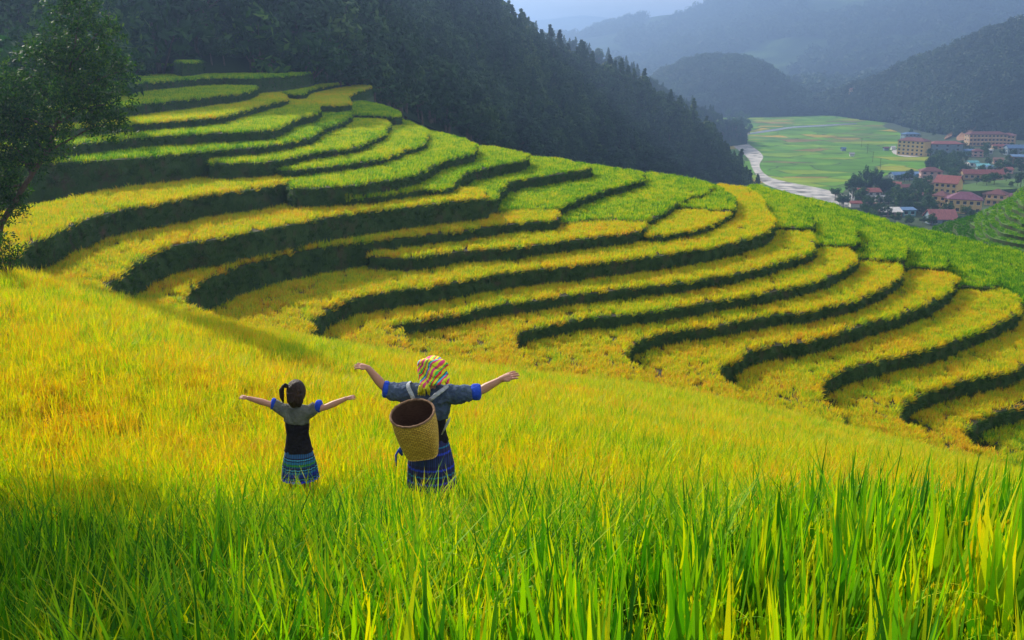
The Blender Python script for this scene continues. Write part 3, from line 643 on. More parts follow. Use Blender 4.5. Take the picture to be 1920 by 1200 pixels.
for nm, kd, h, ls, n, sd_ in (('z_fine', 'round', 12, .26, 7000, 9), ('a_pine', 'pine', 14, 1.0, 900, 1), ('b_pine', 'pine', 12, .9, 800, 2), ('c_round', 'round', 11, .9, 900, 3), ('d_round', 'round', 9, .9, 800, 4), ('e_round', 'round', 12, 1.0, 900, 5)):
    t, v, f, rnd = make_tree_mesh(kd, h, ls, n, sd_); TREES[nm] = (t, v, f, rnd, h)
    if nm == 'z_fine': continue
    V = list(v)+t.v; Fc = list(f)+[tuple(len(v)+i for i in q) for q in t.f]
    lib_obj(fc, 'forest_'+nm, V, Fc, list(rnd)+[0]*len(t.v), [M_forest, M_bark], [0]*len(f)+[1]*len(t.f))
for k in range(4):
    v, f, rnd = [], [], []; random.seed(50+k)
    for b in range(3): leafcloud(v, f, rnd, (random.uniform(-3, 3), random.uniform(-3, 3), random.uniform(2, 5)), (3.4, 3.4, 3.6), 55, 2.0)
    lib_obj(fc2, 'clump_%d' % k, v, f, rnd, [M_forest])
def forest(name, H, coll, nvar, n, label, smin, smax, tint, front=True, vmax=None, mask=None):
    o, V, Fa, nu, nv = H
    fa = np.array([q for q in Fa if (q[0]//nu) < nv+1]); A0, B0, C0, D0 = V[fa[:, 0]], V[fa[:, 1]], V[fa[:, 2]], V[fa[:, 3]]
    ar = np.linalg.norm(np.cross(B0-A0, D0-A0), axis=1)
    ctr = (A0+C0)/2; u, v = proj(ctr); ar = ar*((u > -120) & (u < 2040) & (v > -140) & (ctr[:, 1] > 1))
    idx = rng.choice(len(fa), n, p=ar/ar.sum()); s, t = rng.random((2, n, 1))
    P = (A0[idx]*(1-s)+B0[idx]*s)*(1-t)+(D0[idx]*(1-s)+C0[idx]*s)*t
    if mask is not None: P = P[mask(P)]
    n = len(P)
    rot = np.stack([rng.normal(0, .05, n), rng.normal(0, .05, n), rng.uniform(0, 6.28, n)], 1)
    tn = tint + .35*np.array([noise.noise(Vector((q[0]*.012, q[1]*.012, q[2]*.02))) for q in P])
    print(name, n)
    return scatter(name, coll, P, rot, rng.uniform(smin, smax, n), rng.integers(0, nvar, n), tn, label, 'forest')
forest('ridge_forest', spur1, fc, 5, 5200, 'dense dark forest covering the nearer ridge', .45, 1.7, .38)
forest('rear_ridge_forest', spur2, fc, 5, 2600, 'hazy forest covering the ridge behind', .7, 1.2, .4)
forest('round_hill_forest', cone, fc2, 4, 2600, 'forest covering the round hill at the valley end', .5, 1.7, .25)
forest('valley_side_forest', rm, fc2, 4, 7000, 'forest on the slope behind the school, its shade put into the leaf tint', .4, 1.7, .12)  # low tint paints the slope's shade into the leaves
forest('mountain_forest', bigm, fc2, 4, 9000, 'scattered woods across the blue mountain side', 1.2, 4.5, .2, mask=lambda P: np.array([noise.noise(Vector((q[0]*.003, q[1]*.003, 1))) > -.12 for q in P]))

def tree_thing(name, kd, loc, scale, label, group=None, cat='tree', M=None):
    key = (kd,)
    if key not in PROTO:
        t, v, f, rnd, h = TREES[kd]
        tr = t.build('trunk', M_bark); me = bpy.data.meshes.new('crown'); me.from_pydata(v, [], f); me.materials.append(M_leaf)
        a = me.attributes.new('rnd', 'FLOAT', 'POINT'); a.data.foreach_set('value', np.asarray(rnd, np.float32)); PROTO[key] = (tr.data, me); bpy.data.objects.remove(tr)
    td, cd = PROTO[key]
    r = empty(name, loc, random.uniform(0, 6.28)); r.scale = (scale,)*3
    for nn, dd in (('trunk', td), ('crown', cd)):
        c = bpy.data.objects.new(nn, dd); COL.objects.link(c); c.parent = r
    return tag(r, label, cat, group)
PROTO = {}
random.seed(11)
# trees one can tell apart at the tip of the forest ridge
nose = [(1238,205,.95,'a_pine'),(1262,222,.9,'c_round'),(1285,238,1.05,'a_pine'),(1300,262,.8,'e_round'),(1318,262,1.1,'b_pine'),(1335,285,1.0,'a_pine'),(1352,298,1.15,'a_pine'),(1368,312,1.1,'b_pine'),(1384,318,1.2,'a_pine'),(1398,336,1.1,'a_pine'),(1412,345,.95,'b_pine'),(1372,340,1.0,'e_round'),(1345,335,1.1,'a_pine'),(1320,325,1.0,'b_pine'),(1290,310,1.1,'a_pine'),(1402,352,.8,'c_round'),(1385,350,.9,'b_pine'),(1360,352,1.0,'e_round')]
for i, (u, v, s_, kd) in enumerate(nose):
    h_ = hit(u-22, v+8, BVF)
    if h_: tree_thing('forest_tree', kd, h_, s_, 'dark conifer standing on the tip of the forested ridge above the river' if 'pine' in kd else 'dark bushy broadleaf on the tip of the forested ridge above the river', 'dark conifers on the ridge tip' if 'pine' in kd else 'dark broadleaf trees on the ridge tip')
for i, (u, v, s_) in enumerate([(1085,258,1.5),(1105,275,1.3),(1130,285,1.5),(1150,300,1.2),(1185,318,1.0)]):
    h_ = hit(u, v, BVF)
    if h_:
        o = tree_thing('pale_tree', 'e_round', h_, s_, 'pale sunlit leafy tree in the forest just beyond the terrace crest', 'pale leafy trees beyond the terrace crest')

# ------------------------------------------------------------------ village
M_win = mat_plain('window_dark', (.03, .035, .045), rough=.25, spec=.5)
M_white = mat_plain('white_paint', (.7, .68, .64))
wallc = {'yellow': (.62, .42, .16), 'peach': (.66, .42, .24), 'tan': (.42, .28, .15), 'pink': (.52, .32, .27), 'blue': (.16, .23, .29), 'grey': (.34, .36, .38), 'white': (.66, .64, .60), 'brown': (.22, .15, .11), 'teal': (.12, .32, .36)}
roofc = {'red': (.25, .07, .06), 'darkred': (.15, .05, .05), 'grey': (.32, .32, .33), 'blue': (.08, .17, .33), 'purple': (.17, .06, .10), 'white': (.55, .53, .52), 'teal': (.10, .34, .38), 'brown': (.16, .09, .07), 'rose': (.34, .12, .12)}
MW = {k: mat_plain('wall_'+k, c, var=.1, scale=.5) for k, c in wallc.items()}
MR = {k: mat_noise('roof_'+k, [(0.3, tuple(x*.5 for x in c)), (0.7, tuple(x*1.2 for x in c))], scale=.8, rough=.7, bump=.4, stretch=(3, .4, 1)) for k, c in roofc.items()}
FOOT = []
def house(u, v, w, d, h, rz, wall, roof, label, kind='gable', rh=2.4, floors=2, bays=4, group=None, balc=False, cat='house', name='house', z=None, win=True):
    p = PZ(u, v, ZV) if z is None else z
    r = empty(name, p, R(rz)); tag(r, label, cat, group); FOOT.append((p.x, p.y, max(w, d)*.6))
    b = MB(); b.box((0, 0, h/2-1), (w, d, h+2))
    if kind == 'gable':
        for s_ in (-1, 1): b.poly([(s_*w/2, -d/2, h), (s_*w/2, d/2, h), (s_*w/2, 0, h+rh-.1)][::s_])
    b.build('wall', MW[wall], r)
    q = MB(); ov = .6; t_ = .22
    def slab(pts):
        n = len(pts); q.poly([(x, y, zz+t_) for x, y, zz in pts]); q.poly([(x, y, zz) for x, y, zz in pts][::-1])
        for i in range(n):
            k = (i+1) % n; q.poly([pts[i], pts[k], (pts[k][0], pts[k][1], pts[k][2]+t_), (pts[i][0], pts[i][1], pts[i][2]+t_)])
    X, Y = w/2+ov, d/2+ov; e = h-.15
    if kind == 'gable':
        slab([(-X, -Y, e), (X, -Y, e), (X, 0, h+rh), (-X, 0, h+rh)]); slab([(X, Y, e), (-X, Y, e), (-X, 0, h+rh), (X, 0, h+rh)])
    elif kind == 'hip':
        k_ = max(X-Y, .1); slab([(-X, -Y, e), (X, -Y, e), (k_, 0, h+rh), (-k_, 0, h+rh)]); slab([(X, Y, e), (-X, Y, e), (-k_, 0, h+rh), (k_, 0, h+rh)])
        slab([(-X, Y, e), (-X, -Y, e), (-k_, 0, h+rh)]); slab([(X, -Y, e), (X, Y, e), (k_, 0, h+rh)])
    else:
        slab([(-X, -Y, e), (X, -Y, e), (X, Y, h+rh), (-X, Y, h+rh)])
    q.build('roof', MR[roof], r)
    if win and h > 2.4:
        fh = h/floors
        def w_at(x, y, zz, ww, hh, side):
            mb = MB(); fr = MB()
            if side == 'f':
                mb.box((x, y-.04, zz), (ww, .12, hh)); fr.box((x, y-.08, zz-hh/2-.1), (ww+.3, .3, .16))
            else:
                mb.box((x-.04, y, zz), (.12, ww, hh)); fr.box((x-.08, y, zz-hh/2-.1), (.3, ww+.3, .16))
            o_ = mb.build('window', M_win, r); fr.build('sill', M_white, o_)
        for fl in range(floors):
            zz = fh*(fl+.55)
            for k in range(bays): w_at(-w/2+w*(k+.5)/bays, -d/2, zz, min(w/bays*.5, 1.8), min(fh*.5, 1.6), 'f')
            nb = max(2, int(d/3.4))
            for k in range(nb): w_at(-w/2, -d/2+d*(k+.5)/nb, zz, min(d/nb*.5, 1.6), min(fh*.5, 1.6), 's')
            if balc and fl > 0:
                bb = MB(); bb.box((0, -d/2-.7, fh*fl), (w, 1.4, .2)); bb.box((0, -d/2-1.35, fh*fl+.5), (w, .08, .9))
                for k in range(bays+1): bb.box((-w/2+w*k/bays, -d/2-1.3, fh*fl-fh/2+.02), (.3, .3, fh-.25))
                bb.build('balcony', MW['peach' if wall != 'peach' else 'yellow'], r)
    return r
house(1712, 291, 24, 12, 12.5, -48, 'yellow', 'darkred', 'four storey yellow school block with a red roof beside the paddies', 'hip', 2.5, 4, 6, cat='school', name='school_building')
house(1769, 291, 28, 11, 10, 4, 'blue', 'red', 'long grey blue block with a red roof joined to the yellow school', 'hip', 2, 3, 3, cat='building', name='building')
house(1706, 264, 16, 9, 7, 8, 'blue', 'blue', 'blue grey building standing behind the yellow school block', 'hip', 1.5, 2, 4, cat='building', name='building')
house(1846, 273, 36, 10, 11, 2, 'tan', 'darkred', 'long tan three storey building with rows of arcades below the bare landslide', 'hip', 2.2, 3, 10, balc=True, cat='building', name='building')
house(1888, 273, 13, 12, 10, -32, 'tan', 'darkred', 'tan wing with balconies at the right end of the long arcaded building', 'hip', 2, 3, 4, balc=True, cat='building', name='building')
house(1880, 279, 20, 6, 2.5, 2, 'peach', 'red', 'low red roofed hall in front of the long tan building', 'gable', 1.6, 1, 5)
house(1832, 294, 8.5, 7, 5, -14, 'pink', 'darkred', 'small pink two storey house with a dark red roof between trees', 'hip', 1.8, 2, 2)
house(1815, 291, 8, 6, 4, -5, 'teal', 'blue', 'small teal walled house left of the pink two storey house', 'gable', 1.2, 1, 2)
house(1851, 288, 7, 5, 3, 5, 'grey', 'grey', 'small shed with a pale grey roof right of the pink house', 'shed', .8, 1, 2)
house(1908, 290, 22, 9, 6, 0, 'blue', 'blue', 'blue roofed house at the right edge under the tan building', 'gable', 2.5, 2, 5)
house(1912, 311, 13, 8, 7.5, -12, 'brown', 'blue', 'brown house with white framed windows at the right edge', 'shed', .8, 2, 3)
house(1871, 307, 7, 6, 3.5, -20, 'pink', 'brown', 'little brown roofed hut between the brown house and the trees', 'gable', 1.3, 1, 2)
house(1822, 312, 8, 6, 3.2, 10, 'white', 'teal', 'small white house with a teal roof in the village centre', 'gable', 1.2, 1, 2)
house(1843, 318, 9, 6, 3.2, -8, 'teal', 'teal', 'teal shed behind the long red roofed house', 'shed', .9, 1, 2)
house(1862, 321, 10, 6, 3, 4, 'blue', 'blue', 'blue roofed shed beside the long red roofed house', 'shed', .9, 1, 3)
house(1840, 336, 27, 8, 4, -5, 'tan', 'red', 'long low yellow house with a bright red roof above the green paddy strip', 'gable', 2.6, 1, 7)
house(1884, 325, 9, 6, 3, 5, 'pink', 'red', 'small red roofed house at the right of the long low yellow one', 'gable', 1.4, 1, 2)
house(1744, 335, 14, 9, 5.5, -12, 'pink', 'darkred', 'reddish house with a dark red hipped roof at the paddy edge', 'hip', 2.4, 2, 3)
house(1690, 336, 15, 8, 3.4, 6, 'blue', 'blue', 'long blue grey roofed house at the edge of the paddies', 'gable', 1.6, 1, 4)
house(1716, 332, 9, 5, 2.6, -3, 'teal', 'blue', 'bright blue roofed shed next to the reddish house', 'shed', .7, 1, 2)
house(1776, 371, 13, 12, 9.5, -40, 'yellow', 'red', 'tall yellow gabled house with a red roof, highest of the yellow group', 'gable', 4, 3, 4)
house(1764, 387, 8, 8, 6.5, -42, 'peach', 'darkred', 'peach coloured house with a balcony in front of the tall gabled one', 'hip', 2.4, 2, 2, balc=True)
house(1806, 398, 17, 12, 7.8, -22, 'yellow', 'purple', 'large yellow house with a dark purple hipped roof and sunlit left side', 'hip', 3.4, 2, 5)
house(1782, 395, 6, 6, 7.2, -45, 'peach', 'purple', 'narrow sunlit peach wing at the left of the large purple roofed house', 'hip', 1.8, 2, 2, balc=True)
house(1868, 384, 10, 9, 6.5, -38, 'peach', 'darkred', 'peach house with a verandah beside the terraced hillock', 'hip', 2.6, 2, 3, balc=True)
house(1885, 378, 12, 6, 3.5, -8, 'brown', 'purple', 'low dark roofed annex right of the peach verandah house', 'gable', 1.5, 1, 3)
house(1762, 419, 13, 12, 3, -3, 'blue', 'rose', 'shed with a large plain rose red roof just above the terrace crest', 'gable', 4.2, 1, 3)
house(1668, 405, 11, 6, 2.6, 0, 'brown', 'white', 'long shed with a pale metal roof near the terrace crest', 'shed', 1.6, 1, 3)
house(1701, 404, 7, 5, 3.4, 2, 'teal', 'blue', 'blue shed beside the pale metal roof', 'shed', .6, 1, 2)
house(1621, 374, 16, 8, 5, 3, 'grey', 'red', 'long pale blue house with a red roof in front of the bamboo', 'gable', 1.8, 2, 4)
house(1727, 374, 10, 6, 2.6, 0, 'brown', 'darkred', 'low dark red roofed house left of the tall yellow one', 'gable', 1.6, 1, 3)
house(1741, 357, 7, 7, 5, -20, 'tan', 'brown', 'small tan house with a brown roof behind the tall yellow one', 'gable', 1.8, 1, 2)
house(1602, 388, 6, 5, 2.4, 0, 'white', 'red', 'tiny red roofed hut by the river below the bamboo', 'gable', 1, 1, 2)
house(1652, 380, 9, 6, 2.6, 18, 'grey', 'grey', 'grey roofed house right of the long pale blue one', 'gable', 1.6, 1, 2)
house(1637, 392, 8, 5, 2.4, -8, 'brown', 'brown', 'low brown roofed shed between two bushes above the crest', 'gable', 1.2, 1, 2)
house(1674, 353, 9, 6, 2.8, -25, 'pink', 'red', 'red roofed house right of the bamboo clump', 'gable', 1.5, 1, 2)
house(1696, 358, 8, 6, 2.8, 12, 'brown', 'darkred', 'dark red roofed house by the pale village road', 'gable', 1.4, 1, 2)
house(1815, 364, 15, 6, 2.8, -4, 'brown', 'darkred', 'long dark roofed shed right of the tall yellow house', 'gable', 1.4, 1, 4)
house(1850, 372, 8, 6, 2.8, 3, 'brown', 'brown', 'brown roofed shed left of the peach verandah house', 'gable', 1.4, 1, 2)
house(1581, 283, 3.5, 3, 2.2, 10, 'blue', 'blue', 'lone dark hut standing in the middle of the paddies', 'gable', 1, 1, 1, cat='hut', name='hut', win=False)
house(1597, 293, 3.5, 3, 2, -10, 'white', 'grey', 'pale hut on a path in the paddies', 'gable', 1, 1, 1, cat='hut', name='hut', win=False)
house(1661, 282, 4, 3, 2.2, 5, 'blue', 'purple', 'dark hut at the paddy edge left of the school yard', 'gable', 1, 1, 1, cat='hut', name='hut', win=False)
house(1674, 281, 3.5, 3, 2.4, 5, 'white', 'white', 'little white hut left of the school yard', 'gable', 1, 1, 1, cat='hut', name='hut', win=False)
flat('village_road', [(1672,376),(1690,372),(1700,364),(1712,357),(1718,352),(1722,354),(1714,361),(1706,370),(1694,378),(1676,380)], ZV+.13, mat_plain('road_concrete', (.45, .42, .39)), 'pale concrete road through the village', 'road')
# far hamlets, each house too small to show more than walls and a roof
random.seed(5)
far = [(1517,184,5,'white','white'),(1523,182,5,'white','red'),(1530,183,6,'pink','rose'),(1537,184,6,'pink','red'),(1546,177,6,'grey','grey'),(1556,176,7,'pink','rose'),(1567,177,10,'grey','grey'),(1574,172,6,'pink','rose'),(1580,173,6,'white','red'),(1576,182,7,'pink','red'),(1587,179,8,'grey','white'),(1562,184,5,'blue','blue'),(1552,186,6,'blue','blue'),(1543,195,7,'white','rose'),(1561,199,5,'pink','red'),(1577,190,6,'pink','red'),(1571,196,6,'pink','rose'),(1540,212,9,'grey','white'),(1606,198,9,'pink','rose'),(1616,198,9,'pink','rose'),(1624,199,5,'white','white'),(1658,204,11,'white','rose'),(1657,216,6,'white','red'),(1612,142,5,'white','white'),(1625,139,8,'white','white'),(1634,174,5,'pink','red'),(1692,216,8,'teal','teal'),(1703,215,7,'blue','blue'),(1695,226,8,'blue','blue'),(1705,225,10,'pink','rose'),(1722,224,9,'white','white'),(1714,231,9,'brown','brown'),(1730,222,8,'pink','darkred')]
for i, (u, v, wpx, wl, rf) in enumerate(far):
    h_ = hit(u, v, BVF)
    if h_ is None: continue
    mpp = h_.y/F; hh = max(3.0, 3.2*mpp)
    house(u, v, wpx*mpp, 7, hh, random.uniform(-25, 10), wl, rf, 'tiny %s house with a %s roof in the far hamlet' % ({'blue': 'blue grey'}.get(wl, wl), {'rose': 'rose red', 'darkred': 'dark red'}.get(rf, rf)), 'gable', 2.2, 1, 3, group='far hamlet houses, %s walls and %s roofs' % (wl, rf), z=h_+Vector((0, 0, .5)), win=False)
h_ = hit(1601, 176, BVF)
house(1601, 176, 17*h_.y/F, 9, 8.5*h_.y/F, -22, 'peach', 'rose', 'tall pale multi storey building, biggest of the far hamlet', 'hip', 2.5, 4, 5, cat='building', name='building', z=h_)

# landslide scars
def scar(px, label):
    pts = spl([Vector(q) for q in px], 4); V = []
    c = sum(pts, Vector((0, 0)))/len(pts)
    rings = 7; n = len(pts); Fc = []
    for j in range(rings):
        for p_ in pts:
            q = c.lerp(p_, (j+1)/rings); h__ = hit(q.x, q.y, BVF); d = h__.normalized()
            V.append(tuple(h__ - d*(14 if j < rings-1 else 2) + Vector((0, 0, noise.noise(h__*.15)*2))))
    V.append(tuple(hit(c.x, c.y, BVF)-Vector(ray(c.x, c.y)).normalized()*14)); ci = len(V)-1
    for i in range(n):
        Fc.append((ci, i, (i+1) % n))
        for j in range(rings-1): a = j*n+i; b = j*n+(i+1) % n; Fc.append((a, a+n, b+n, b))
    tag(mesh_obj('landslide_scar', V, Fc, M_earth, smooth=True), label, 'bare earth', kind='structure')
M_earth = mat_noise('bare_earth', [(0.3, (0.16, 0.08, 0.04)), (0.7, (0.32, 0.18, 0.10))], scale=.12, detail=8, rough=1, bump=1, bscale=.5)
scar([(1793,262),(1800,248),(1812,236),(1826,234),(1834,230),(1830,242),(1822,256),(1812,264)], 'bare orange landslide scar on the slope above the tan building')
scar([(1770,261),(1776,254),(1786,245),(1792,241),(1788,250),(1780,259)], 'narrow strip of bare earth left of the landslide')
# poles in the paddies
for u, v, hh in ((1615,276,16),(1626,288,17),(1636,304,18),(1650,318,18),(1486,240,12)):
    p_ = PZ(u, v, ZV); r = empty('utility_pole', p_); tag(r, 'thin utility pole standing in the green paddies', 'pole', 'utility poles in the paddies')
    b = MB(); b.tube([(0, 0, 0), (0, 0, 8.5)], [.16, .12], 6); b.build('post', M_bark, r); b = MB(); b.box((0, 0, 7.9), (1.8, .12, .12)); b.build('crossarm', M_bark, r)

# village trees
random.seed(21); cnt = 0
def place_tree(u, v, s_, kd, label, group, name='village_tree'):
    global cnt
    h_ = hit(u, v, BVF)
    if h_ is None: return
    for (x, y, r_) in FOOT:
        if (h_.x-x)**2+(h_.y-y)**2 < (r_+1.5)**2: return
    tree_thing(name, kd, h_, s_, label, group); cnt += 1
regs = [((1590, 1740), (340, 400), 90), ((1740, 1800), (300, 345), 34), ((1770, 1920), (278, 330), 60), ((1620, 1780), (395, 425), 40), ((1690, 1800), (238, 262), 16), ((1735, 1800), (294, 318), 26), ((1800, 1920), (338, 352), 14), ((1560, 1600), (372, 392), 6), ((1790, 1860), (398, 425), 12)]
for (u0, u1), (v0, v1), n in regs:
    for _ in range(n): place_tree(random.uniform(u0, u1), random.uniform(v0, v1), random.uniform(.45, .95), random.choice(['c_round', 'd_round', 'e_round']), 'dark green tree among the village houses', 'trees among the village houses')
for _ in range(34): place_tree(random.uniform(1590, 1760), random.uniform(205, 226), random.uniform(.8, 1.4), random.choice(['c_round', 'e_round']), 'dark tree at the far edge of the paddies', 'trees at the far edge of the paddies')
for _ in range(30): place_tree(random.uniform(1290, 1410), random.uniform(222, 250), random.uniform(.8, 1.3), random.choice(['c_round', 'e_round']), 'hazy tree beside the river at the foot of the rear ridge', 'trees where the river meets the rear ridge', 'riverside_tree')
print('village trees', cnt)
# bamboo
v, f, rnd = [], [], []; st = MB(); random.seed(3)
for k in range(40):
    x0, y0 = random.uniform(-9, 10), random.uniform(-4, 4); H_ = random.uniform(12, 19)*(1-abs(x0)/22); a = math.atan2(y0, x0)+random.uniform(-.6, .6); ln = random.uniform(2, 5)
    pts = [(x0, y0, -1), (x0+math.cos(a)*ln*.2, y0+math.sin(a)*ln*.2, H_*.5), (x0+math.cos(a)*ln*.6, y0+math.sin(a)*ln*.6, H_*.85), (x0+math.cos(a)*ln*1.2, y0+math.sin(a)*ln*1.2, H_)]
    st.tube(pts, [.12, .1, .07, .03], 5)
    for i in range(6):
        t = .3+.7*i/5; q = Vector(pts[1]).lerp(Vector(pts[3]), t*.9); leafcloud(v, f, rnd, (q.x, q.y, q.z-.3), (1.5, 1.5, 1.5), 45, .9)
bp = PZ(1632, 368, ZV); r = empty('bamboo_clump', bp); tag(r, 'large dark green bamboo clump with plumed tops between river and houses', 'bamboo'); FOOT.append((bp.x, bp.y, 9))
st.build('stems', M_bark, r); me = bpy.data.meshes.new('foliage'); me.from_pydata(v, [], f); me.materials.append(M_leaf)
a = me.attributes.new('rnd', 'FLOAT', 'POINT'); a.data.foreach_set('value', np.asarray(rnd, np.float32)); c = bpy.data.objects.new('foliage', me); COL.objects.link(c); c.parent = r

# ------------------------------------------------------------------ big tree at the left edge
random.seed(8)
YT = 45.0; TS = 45.0/31.0
def TP(u, v, dy=0): return PY(u, v, YT+dy)
root_p = PY(-6, 470, YT); tr = empty('leafy_tree', root_p); tag(tr, 'dark leafy broadleaf tree at the left edge with leaning trunk', 'tree')
lo = lambda p: tuple(Vector(p)-root_p)
b = MB()
b.tube([lo(TP(-14, 520)), lo(TP(2, 420)), lo(TP(48, 345)), lo(TP(88, 285)), lo(TP(104, 240)), lo(TP(118, 190)), lo(TP(140, 90)), lo(TP(150, 20))], [.16, .14, .12, .10, .09, .07, .05, .02], 8)
b.build('trunk', M_bark, tr)
br = [((88,285),(130,262),(170,240),(215,228)), ((104,240),(60,225),(20,215)), ((70,310),(30,300),(-20,290)), ((118,190),(160,160),(205,140),(232,132)), ((118,200),(80,170),(55,140)), ((130,130),(160,90),(185,60)), ((48,345),(20,350),(-15,345)), ((110,230),(150,205),(200,195)), ((130,140),(95,110),(80,80)), ((60,330),(40,290),(10,250)), ((88,285),(60,260),(0,255))]
clus = [(150,30,40,0),(120,70,42,0),(175,75,42,.3),(205,60,26,0),(95,110,40,-.5),(150,115,52,.4),(200,120,36,0),(228,130,20,.2),(110,160,55,0),(170,165,52,.5),(60,170,40,-.3),(205,180,38,0),(30,200,40,.2),(85,215,52,.6),(150,215,50,-.4),(215,235,22,0),(190,228,34,.2),(5,230,42,0),(40,265,44,.5),(0,300,40,0),(60,300,34,-.5),(-10,345,42,0),(25,350,32,.4),(20,395,26,0),(100,255,36,.2),(-30,250,60,0),(-40,330,60,0),(160,5,25,0),(240,128,10,0),(230,240,10,0),(128,20,24,0),(110,0,20,0),(0,150,50,0),(-30,200,60,0),(20,240,40,0),(40,320,36,0),(-20,395,44,0),(10,370,36,0),(70,275,40,.3),(140,180,46,-.6),(120,110,44,-.6),(60,110,30,0),(50,235,40,0)]
for pl in br:
    b = MB(); b.tube([lo(TP(u, v, random.uniform(-.2, .2))) for u, v in pl], [.06, .045, .03, .015][:len(pl)], 6); b.build('branch', M_bark, tr)
b = MB()
v, f, rnd = [], [], []
for (u, v_, rpx, dy) in clus:
    c = Vector(lo(TP(u, v_, dy))); rm_ = rpx/40.5
    for _ in range(int(56*rm_*rm_)+8):
        d = Vector((random.gauss(0, 1), random.gauss(0, 1), random.gauss(0, .8))).normalized()*random.uniform(.3, 1)*rm_
        p0 = c+d; dr = (d.normalized()+Vector((0, 0, .5))+Vector([random.gauss(0, .4) for _ in range(3)])).normalized(); ln = random.uniform(.25, .5)
        b.tube([tuple(p0), tuple(p0+dr*ln)], [.006, .003], 3)
        for q in range(9):
            pp = p0+dr*ln*(q/8); sd2 = dr.orthogonal().normalized(); sd2.rotate(Matrix.Rotation(q*2.4, 3, dr)); lv = (dr*.5+sd2+Vector((0, 0, -.15))).normalized()
            L_ = random.uniform(.13, .25); nr_ = lv.cross(Vector([random.gauss(0, 1) for _ in range(3)])).normalized(); m0 = len(v)
            v += [tuple(pp), tuple(pp+lv*L_*.5+nr_*L_*.2), tuple(pp+lv*L_), tuple(pp+lv*L_*.5-nr_*L_*.2)]; f.append((m0, m0+1, m0+2, m0+3)); rnd += [random.random()]*4
tag(b.build('twigs', M_bark, tr), kind='stuff')
def crown_obj(v, f, rnd, parent, name='crown', mat=None):
    me = bpy.data.meshes.new(name); me.from_pydata(v, [], f); me.materials.append(mat or M_leaf)
    a = me.attributes.new('rnd', 'FLOAT', 'POINT'); a.data.foreach_set('value', np.asarray(rnd, np.float32)); c = bpy.data.objects.new(name, me); COL.objects.link(c); c.parent = parent; return c
crown_obj(v, f, rnd, tr)
# bush under it
pb = PY(8, 470, 31.5); bs = empty('leafy_bush', pb); tag(bs, 'low dark leafy bush at the left end of the slope edge', 'bush')
v, f, rnd = [], [], []; b = MB()
for k in range(16):
    a = random.uniform(0, 6.28); q = (math.cos(a)*random.uniform(0, .8), math.sin(a)*.4, random.uniform(-.7, .5)); leafcloud(v, f, rnd, q, (.28, .28, .25), 60, .1); b.tube([(0, 0, -1), q], [.02, .008], 4)
b.build('stems', M_bark, bs); crown_obj(v, f, rnd, bs, 'foliage')


# trees added to shade the upper left terraces, unseen ones for the lower left
random.seed(31)
for u, Y, s_ in ((-230,92,1.3),(-150,88,1.25),(-90,100,1.3),(-40,90,1.15),(10,104,1.35),(60,96,1.1),(110,112,1.25),(-180,112,1.4),(160,124,1.2),(-60,120,1.4),(215,134,1.1),(40,128,1.4),(-20,80,1.2),(40,84,1.0),(90,98,1.3),(140,108,1.3),(190,118,1.2),(240,140,1.2),(130,135,1.6),(200,150,1.5),(270,160,1.5),(320,170,1.5),(-110,76,1.2),(-170,72,1.1),(70,84,1.3),(120,92,1.35),(165,100,1.3),(200,140,1.7),(250,148,1.8),(300,150,1.7),(350,158,1.8),(395,160,1.7),(440,165,1.8),(490,160,1.6),(535,170,1.7),(580,168,1.5),(225,160,1.9),(330,172,1.9),(420,178,1.9)):
    p_ = PY(u, 140, Y); h_ = drop(p_.x, p_.y)
    z_ = max(h_.z, -9) if h_ else -9
    if h_: tree_thing('hillside_tree', random.choice(['c_round', 'e_round', 'b_pine']), Vector((p_.x, p_.y, h_.z-4.2*s_)), s_, 'tall dark tree added to shade the upper left terraces', 'tall dark trees added for shade behind the upper left terraces')
for x, y, s_ in ((-9.7, 10.3, 1.0), (-9.7, 7.0, 1.0), (-12.2, 13.5, 1.15), (-9.6, 4.4, 1.0)):
    tree_thing('unseen_shade_tree', 'z_fine', Vector((x, y, float(ground(np.array([x]), np.array([y]))[0])-.2)), s_, 'unseen leafy tree added left of the slope to shade the lower left rice', 'unseen trees added for shade left of the slope')

# ------------------------------------------------------------------ people
def mat_cloth(name, c, c2=None, scale=18, rough=.9, bump=.5, bs=30, stretch=(1, 1, 1)):
    return mat_noise(name, [(.3, c), (.7, c2 or tuple(x*1.5 for x in c))], scale=scale, rough=rough, bump=bump, bscale=bs, stretch=stretch, spec=.15)
M_skin = mat_noise('skin', [(.3, (.38, .18, .12)), (.7, (.50, .26, .18))], scale=6, rough=.55, spec=.35)
M_blouse = mat_cloth('blouse_cloth', (.03, .05, .10), (.10, .14, .22), scale=7)
M_blouse2 = mat_cloth('child_blouse_cloth', (.08, .09, .085), (.19, .20, .18), scale=9)
M_vest = mat_cloth('vest_cloth', (.008, .008, .014), (.022, .02, .03), scale=10)
M_cuff = mat_cloth('cuff_cloth', (.015, .05, .42), (.03, .09, .62), scale=12)
M_hair = mat_noise('hair', [(.3, (.012, .007, .006)), (.7, (.05, .028, .022))], scale=40, rough=.5, bump=.6, bscale=120, stretch=(1, 1, .12), spec=.25)
M_strap = mat_cloth('strap_cloth', (.30, .33, .38), (.45, .48, .52), scale=30)
M_dark = mat_plain('shoe_dark', (.03, .03, .04))
M_eye = mat_plain('eye_dark', (.02, .015, .012), rough=.2)
